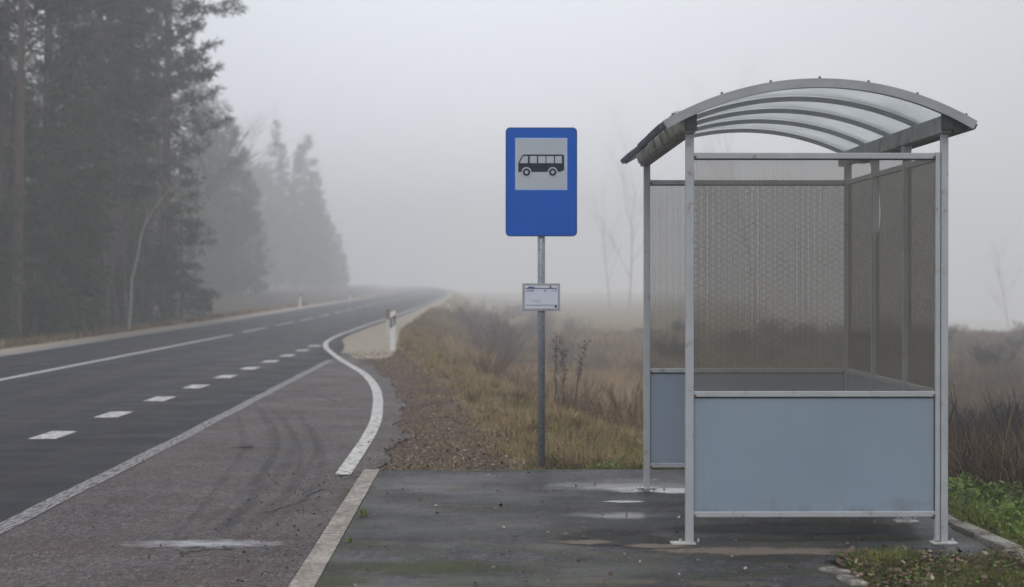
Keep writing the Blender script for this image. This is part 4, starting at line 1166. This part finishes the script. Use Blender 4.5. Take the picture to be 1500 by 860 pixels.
tussocks('field_tussocks', cx_, cy_, 60, rng.uniform(.35, .95, n), rng.uniform(.06, .22, n), .0035 + cy_*.00014, rng.choice([.2, .5, .7, .8, .95], n) - .45*sstep(.08, .18, cx_/cy_), 'grass_dead', .75, 22, 4)
n = 240
cy_ = 13.6 + 6.5*rng.random(n); cx_ = 3.35 + 3.2*rng.random(n)
tussocks('withered_tussocks', cx_, cy_, 60, rng.uniform(.5, .95, n), rng.uniform(.05, .16, n), np.full(n, .0042), rng.choice([.05, .25, .45, .8, 1.0], n), 'grass_dark', 1.35, 23, 5)
n = 9000   # thin grass creeping into the leaf litter
y = 15.8 + 26*rng.random(n)**1.7; x = EB(y) + .05 + (DX(y) - EB(y) + .2)*rng.random(n)**.6; k = vnoise(x, y, 2.3, 11) > .12; x, y = x[k], y[k]
grass('litter_grass', x, y, rng.uniform(.02, .08, len(x)), .003 + y*.00015, .55 + rng.normal(0, .2, len(x)), 'grass_bank', 1.2, 2, 24)
# mossy green fringe along the far side of the platform
n = 9000
x = rng.uniform(.25, 3.0, n); y = 15.72 + np.abs(rng.normal(0, .22, n)); k = rng.random(n) < sstep(.1, 1.2, x)
x, y = x[k], y[k]; grass('fringe_grass', x, y, rng.uniform(.03, .09, len(x)), np.full(len(x), .005), .62 + .3*vnoise(x, y, 3, 2) + rng.normal(0, .15, len(x)), 'grass_green', .8, 2, 3)
# tall dead grass at the foot of the bank and in the field
n = 80000
y = 18 + (60-18)*rng.random(n)**1.4; x = CREST(y) + 1.3 + (6+.28*y)*rng.random(n)**1.1
cl = vnoise(x, y, .9, 3) + .5*vnoise(x, y, 2.6, 5); k = cl > -.35; x, y, cl = x[k], y[k], cl[k]
grass('field_grass', x, y, (.34 + .34*cl.clip(0)+.2*rng.random(len(x))), .0035 + y*.00014, .52 + .24*cl - .45*sstep(.06, .18, x/y) + rng.normal(0, .2, len(x)), 'grass_dead', .75, 3, 4)
n = 52000
y = 58 + 52*rng.random(n); x = CREST(y) + 1.0 + (y*.27+6)*rng.random(n)
cl = vnoise(x, y, .35, 3) + .4*vnoise(x, y, 1.3, 7) - 1.1*sstep(.05, .17, x/y); k = cl > -1.7; x, y, cl = x[k], y[k], cl[k]
grass('far_field_grass', x, y, (.30 + .35*cl.clip(0) + .2*rng.random(len(x))), .008 + y*.00010, .42 + .22*cl + rng.normal(0, .18, len(x)), 'grass_dead', .7, 2, 5)
# withered tangle right of the shelter
n = 15000
y = 13.4 + 7.5*rng.random(n); x = np.maximum(3.25, CREST(y)+.9) + 3.4*rng.random(n)
cl = vnoise(x, y, 2.0, 6); grass('withered_grass', x, y, (.55 + .22*cl + .35*rng.random(n)).clip(.1), np.full(n, .0050), .50 + .25*cl + rng.normal(0, .33, n), 'grass_dark', 1.15, 4, 6)
# wet green grass right of the shelter and at its front corner
n = 11000
y = 9.6 + 4.2*rng.random(n); x = 2.80 + 1.5*rng.random(n)
cl = vnoise(x, y, 3.5, 2); grass('green_grass', x, y, (.09 + .06*cl + .10*rng.random(n)).clip(.03), np.full(n, .0052), .62 + .28*cl + rng.normal(0, .2, n), 'grass_green', .9, 3, 7)
n = 19000
y = rng.uniform(9.3, 10.66, n); x = 1.72 + 1.15*rng.random(n); e = np.minimum(x-1.70, 10.70-y)
k = rng.random(n) < np.clip(e*4+.15, 0, 1); x, y = x[k], y[k]
cl = vnoise(x, y, 5, 8); grass('corner_grass', x, y, (.035 + .03*cl + .05*rng.random(len(x))).clip(.015)*1.25, np.full(len(x), .0030), .36 + .42*cl + rng.normal(0, .22, len(x)), 'grass_green', 1.0, 3, 8, .02)
# verge on the far side of the road
n = 16000
y = 38 + 90*rng.random(n)**1.3; x = XL(y) - .85 - 1.5*rng.random(n)
grass('verge_grass', x, y, .08 + .22*rng.random(n), .010 + y*.00012, .35 + rng.normal(0, .2, n) + .2*vnoise(x, y, 1, 1), 'grass_bank', .6, 2, 9)

# leafy weeds
def leaves(name, x, y, z, size, tint, mat, flat=.5, kind='stuff', seed=1, aspect=.55):
    rg = np.random.default_rng(seed); n = len(x)
    P = np.stack([x, y, z], 1)
    d = rg.normal(0, 1, (n, 3)); d[:, 2] = np.abs(d[:, 2])*flat; d /= np.linalg.norm(d, axis=1, keepdims=True)
    s = np.cross(d, rg.normal(0, .35, (n, 3)) + [0, 0, 1]); s /= np.linalg.norm(s, axis=1, keepdims=True) + 1e-9
    up = np.cross(s, d)*.25; l = size[:, None]; w = l*aspect*.5
    V = np.stack([P, P + d*l*.35 + s*w + up*l*.4, P + d*l*.75 + s*w*.7 + up*l*.2, P + d*l, P + d*l*.75 - s*w*.7 + up*l*.2, P + d*l*.35 - s*w + up*l*.4, P + d*l*.5], 1).reshape(-1, 3)
    b = (np.arange(n)*7)[:, None]
    Fq = np.concatenate([b + np.array(q) for q in ([0, 1, 6, 5], [1, 2, 3, 6], [6, 3, 4, 5])])
    o = mesh_obj(name, V, Fq, M[mat], attrs={'tint': np.repeat(np.clip(tint, 0, 1), 7)})
    if kind: tag(o, kind=kind)
    return o
n = 7000
y = rng.uniform(10.3, 14.6, n); x = 2.86 + 1.2*rng.random(n)**1.1; cl = vnoise(x, y, 4, 3); z = terrain_h(x, y) + (.05 + .10*cl.clip(0) + .16*sstep(0, .5, x-2.86)) * rng.random(n)**.5
leaves('ground_cover', x, y, z, rng.uniform(.025, .07, n), .55 + .2*cl + rng.normal(0, .2, n), 'leaf_green', .8, seed=3)
n = 900
y = rng.uniform(9.4, 10.66, n); x = rng.uniform(1.68, 2.7, n)
leaves('leaf_litter', x, y, .025 + .05*rng.random(n), rng.uniform(.015, .045, n), rng.normal(.5, .25, n), 'litter', .3, seed=12, aspect=.7)
n = 1500
y = rng.uniform(9.4, 10.66, n); x = rng.uniform(1.72, 2.9, n); z = .02 + .04*rng.random(n)
leaves('ground_cover', x, y, z, rng.uniform(.012, .035, n), .45 + rng.normal(0, .25, n), 'leaf_green', .8, seed=4)
n = 1800
y = 15.75 + np.abs(rng.normal(0, .25, n)); x = rng.uniform(.6, 3.0, n); z = .0 + .05*rng.random(n)
leaves('ground_cover', x, y, z, rng.uniform(.012, .035, n), .7 + rng.normal(0, .25, n), 'leaf_green', .8, seed=5)
# leaf litter on the dirt patch, scattered leaves on bay and platform
n = 10000
y = 15.72 + 28*rng.random(n)**1.9; a = EB(y); b2 = DX(y); x = a - .14*rng.random(n)**2 + (b2-a+.7)*rng.beta(1.1, 1.3, n)
leaves('leaf_litter', x, y, np.maximum(terrain_h(x, y) + .006, np.where(x < a + .12, .007, -9)), rng.uniform(.008, .034, n), rng.normal(.55, .27, n), 'litter', .12, seed=6, aspect=.8)
n = 700
y = 9.6 + 6*rng.random(n); x = -1.08 - np.abs(rng.normal(0, .38, n))
leaves('leaf_litter', x, y, np.full(n, .010), rng.uniform(.008, .026, n), rng.normal(.25, .22, n), 'litter', .15, seed=7, aspect=.8)
n = 330
y = 9.6 + 6*rng.random(n); x = rng.uniform(-.9, 2.4, n)
leaves('leaf_litter', x, y, np.full(n, PZ+.007), rng.uniform(.010, .034, n), rng.normal(.6, .25, n), 'litter', .15, seed=8, aspect=.8)
n = 420
y = 9.6 + 26*rng.random(n); x = rng.uniform(-3.1, -1.2, n)
leaves('leaf_litter', x, y, np.full(n, .010), rng.uniform(.008, .024, n), rng.normal(.3, .25, n), 'litter', .15, seed=9, aspect=.8)
# grass tufts growing out of the kerb joint
for k, (px, py, nb, hh, lb) in enumerate([(525, 757, 46, .085, 'small green grass tuft growing from the joint beside the pale kerb'), (503, 795, 24, .05, 'tiny yellowish weed by the kerb, below the green tuft')]):
    x0, y0 = U(px, py, .02); rg = np.random.default_rng(k)
    V, Fq, ti = blades(np.stack([rg.normal(0, .015, nb), rg.normal(0, .02, nb), np.zeros(nb)], 1), rg.uniform(.4, 1, nb)*hh, np.full(nb, .003), rg, .7, .75 + rg.normal(0, .15, nb), 3)
    o = mesh_obj('grass_tuft', V, Fq, M['grass_green'], attrs={'tint': ti}); o.location = (x0 + .03, y0, PZ); tag(o, lb, 'grass tuft')

# ------------------------------------------------------------------ haze
m = bpy.data.materials.new('fog'); m.use_nodes = True; nt = m.node_tree; nt.nodes.clear()
out = nt.nodes.new('ShaderNodeOutputMaterial'); pv = nt.nodes.new('ShaderNodeVolumePrincipled')
pv.inputs['Color'].default_value = (0.985, 0.99, 1.0, 1); pv.inputs['Density'].default_value = HAZE_DENSITY; pv.inputs['Anisotropy'].default_value = 0.5
nt.links.new(pv.outputs[0], out.inputs['Volume'])
hz = MB(); hz.box(-700, 700, -80, 800, -15.5, 29.0)
o = hz.build('haze', m); tag(o, kind='stuff')
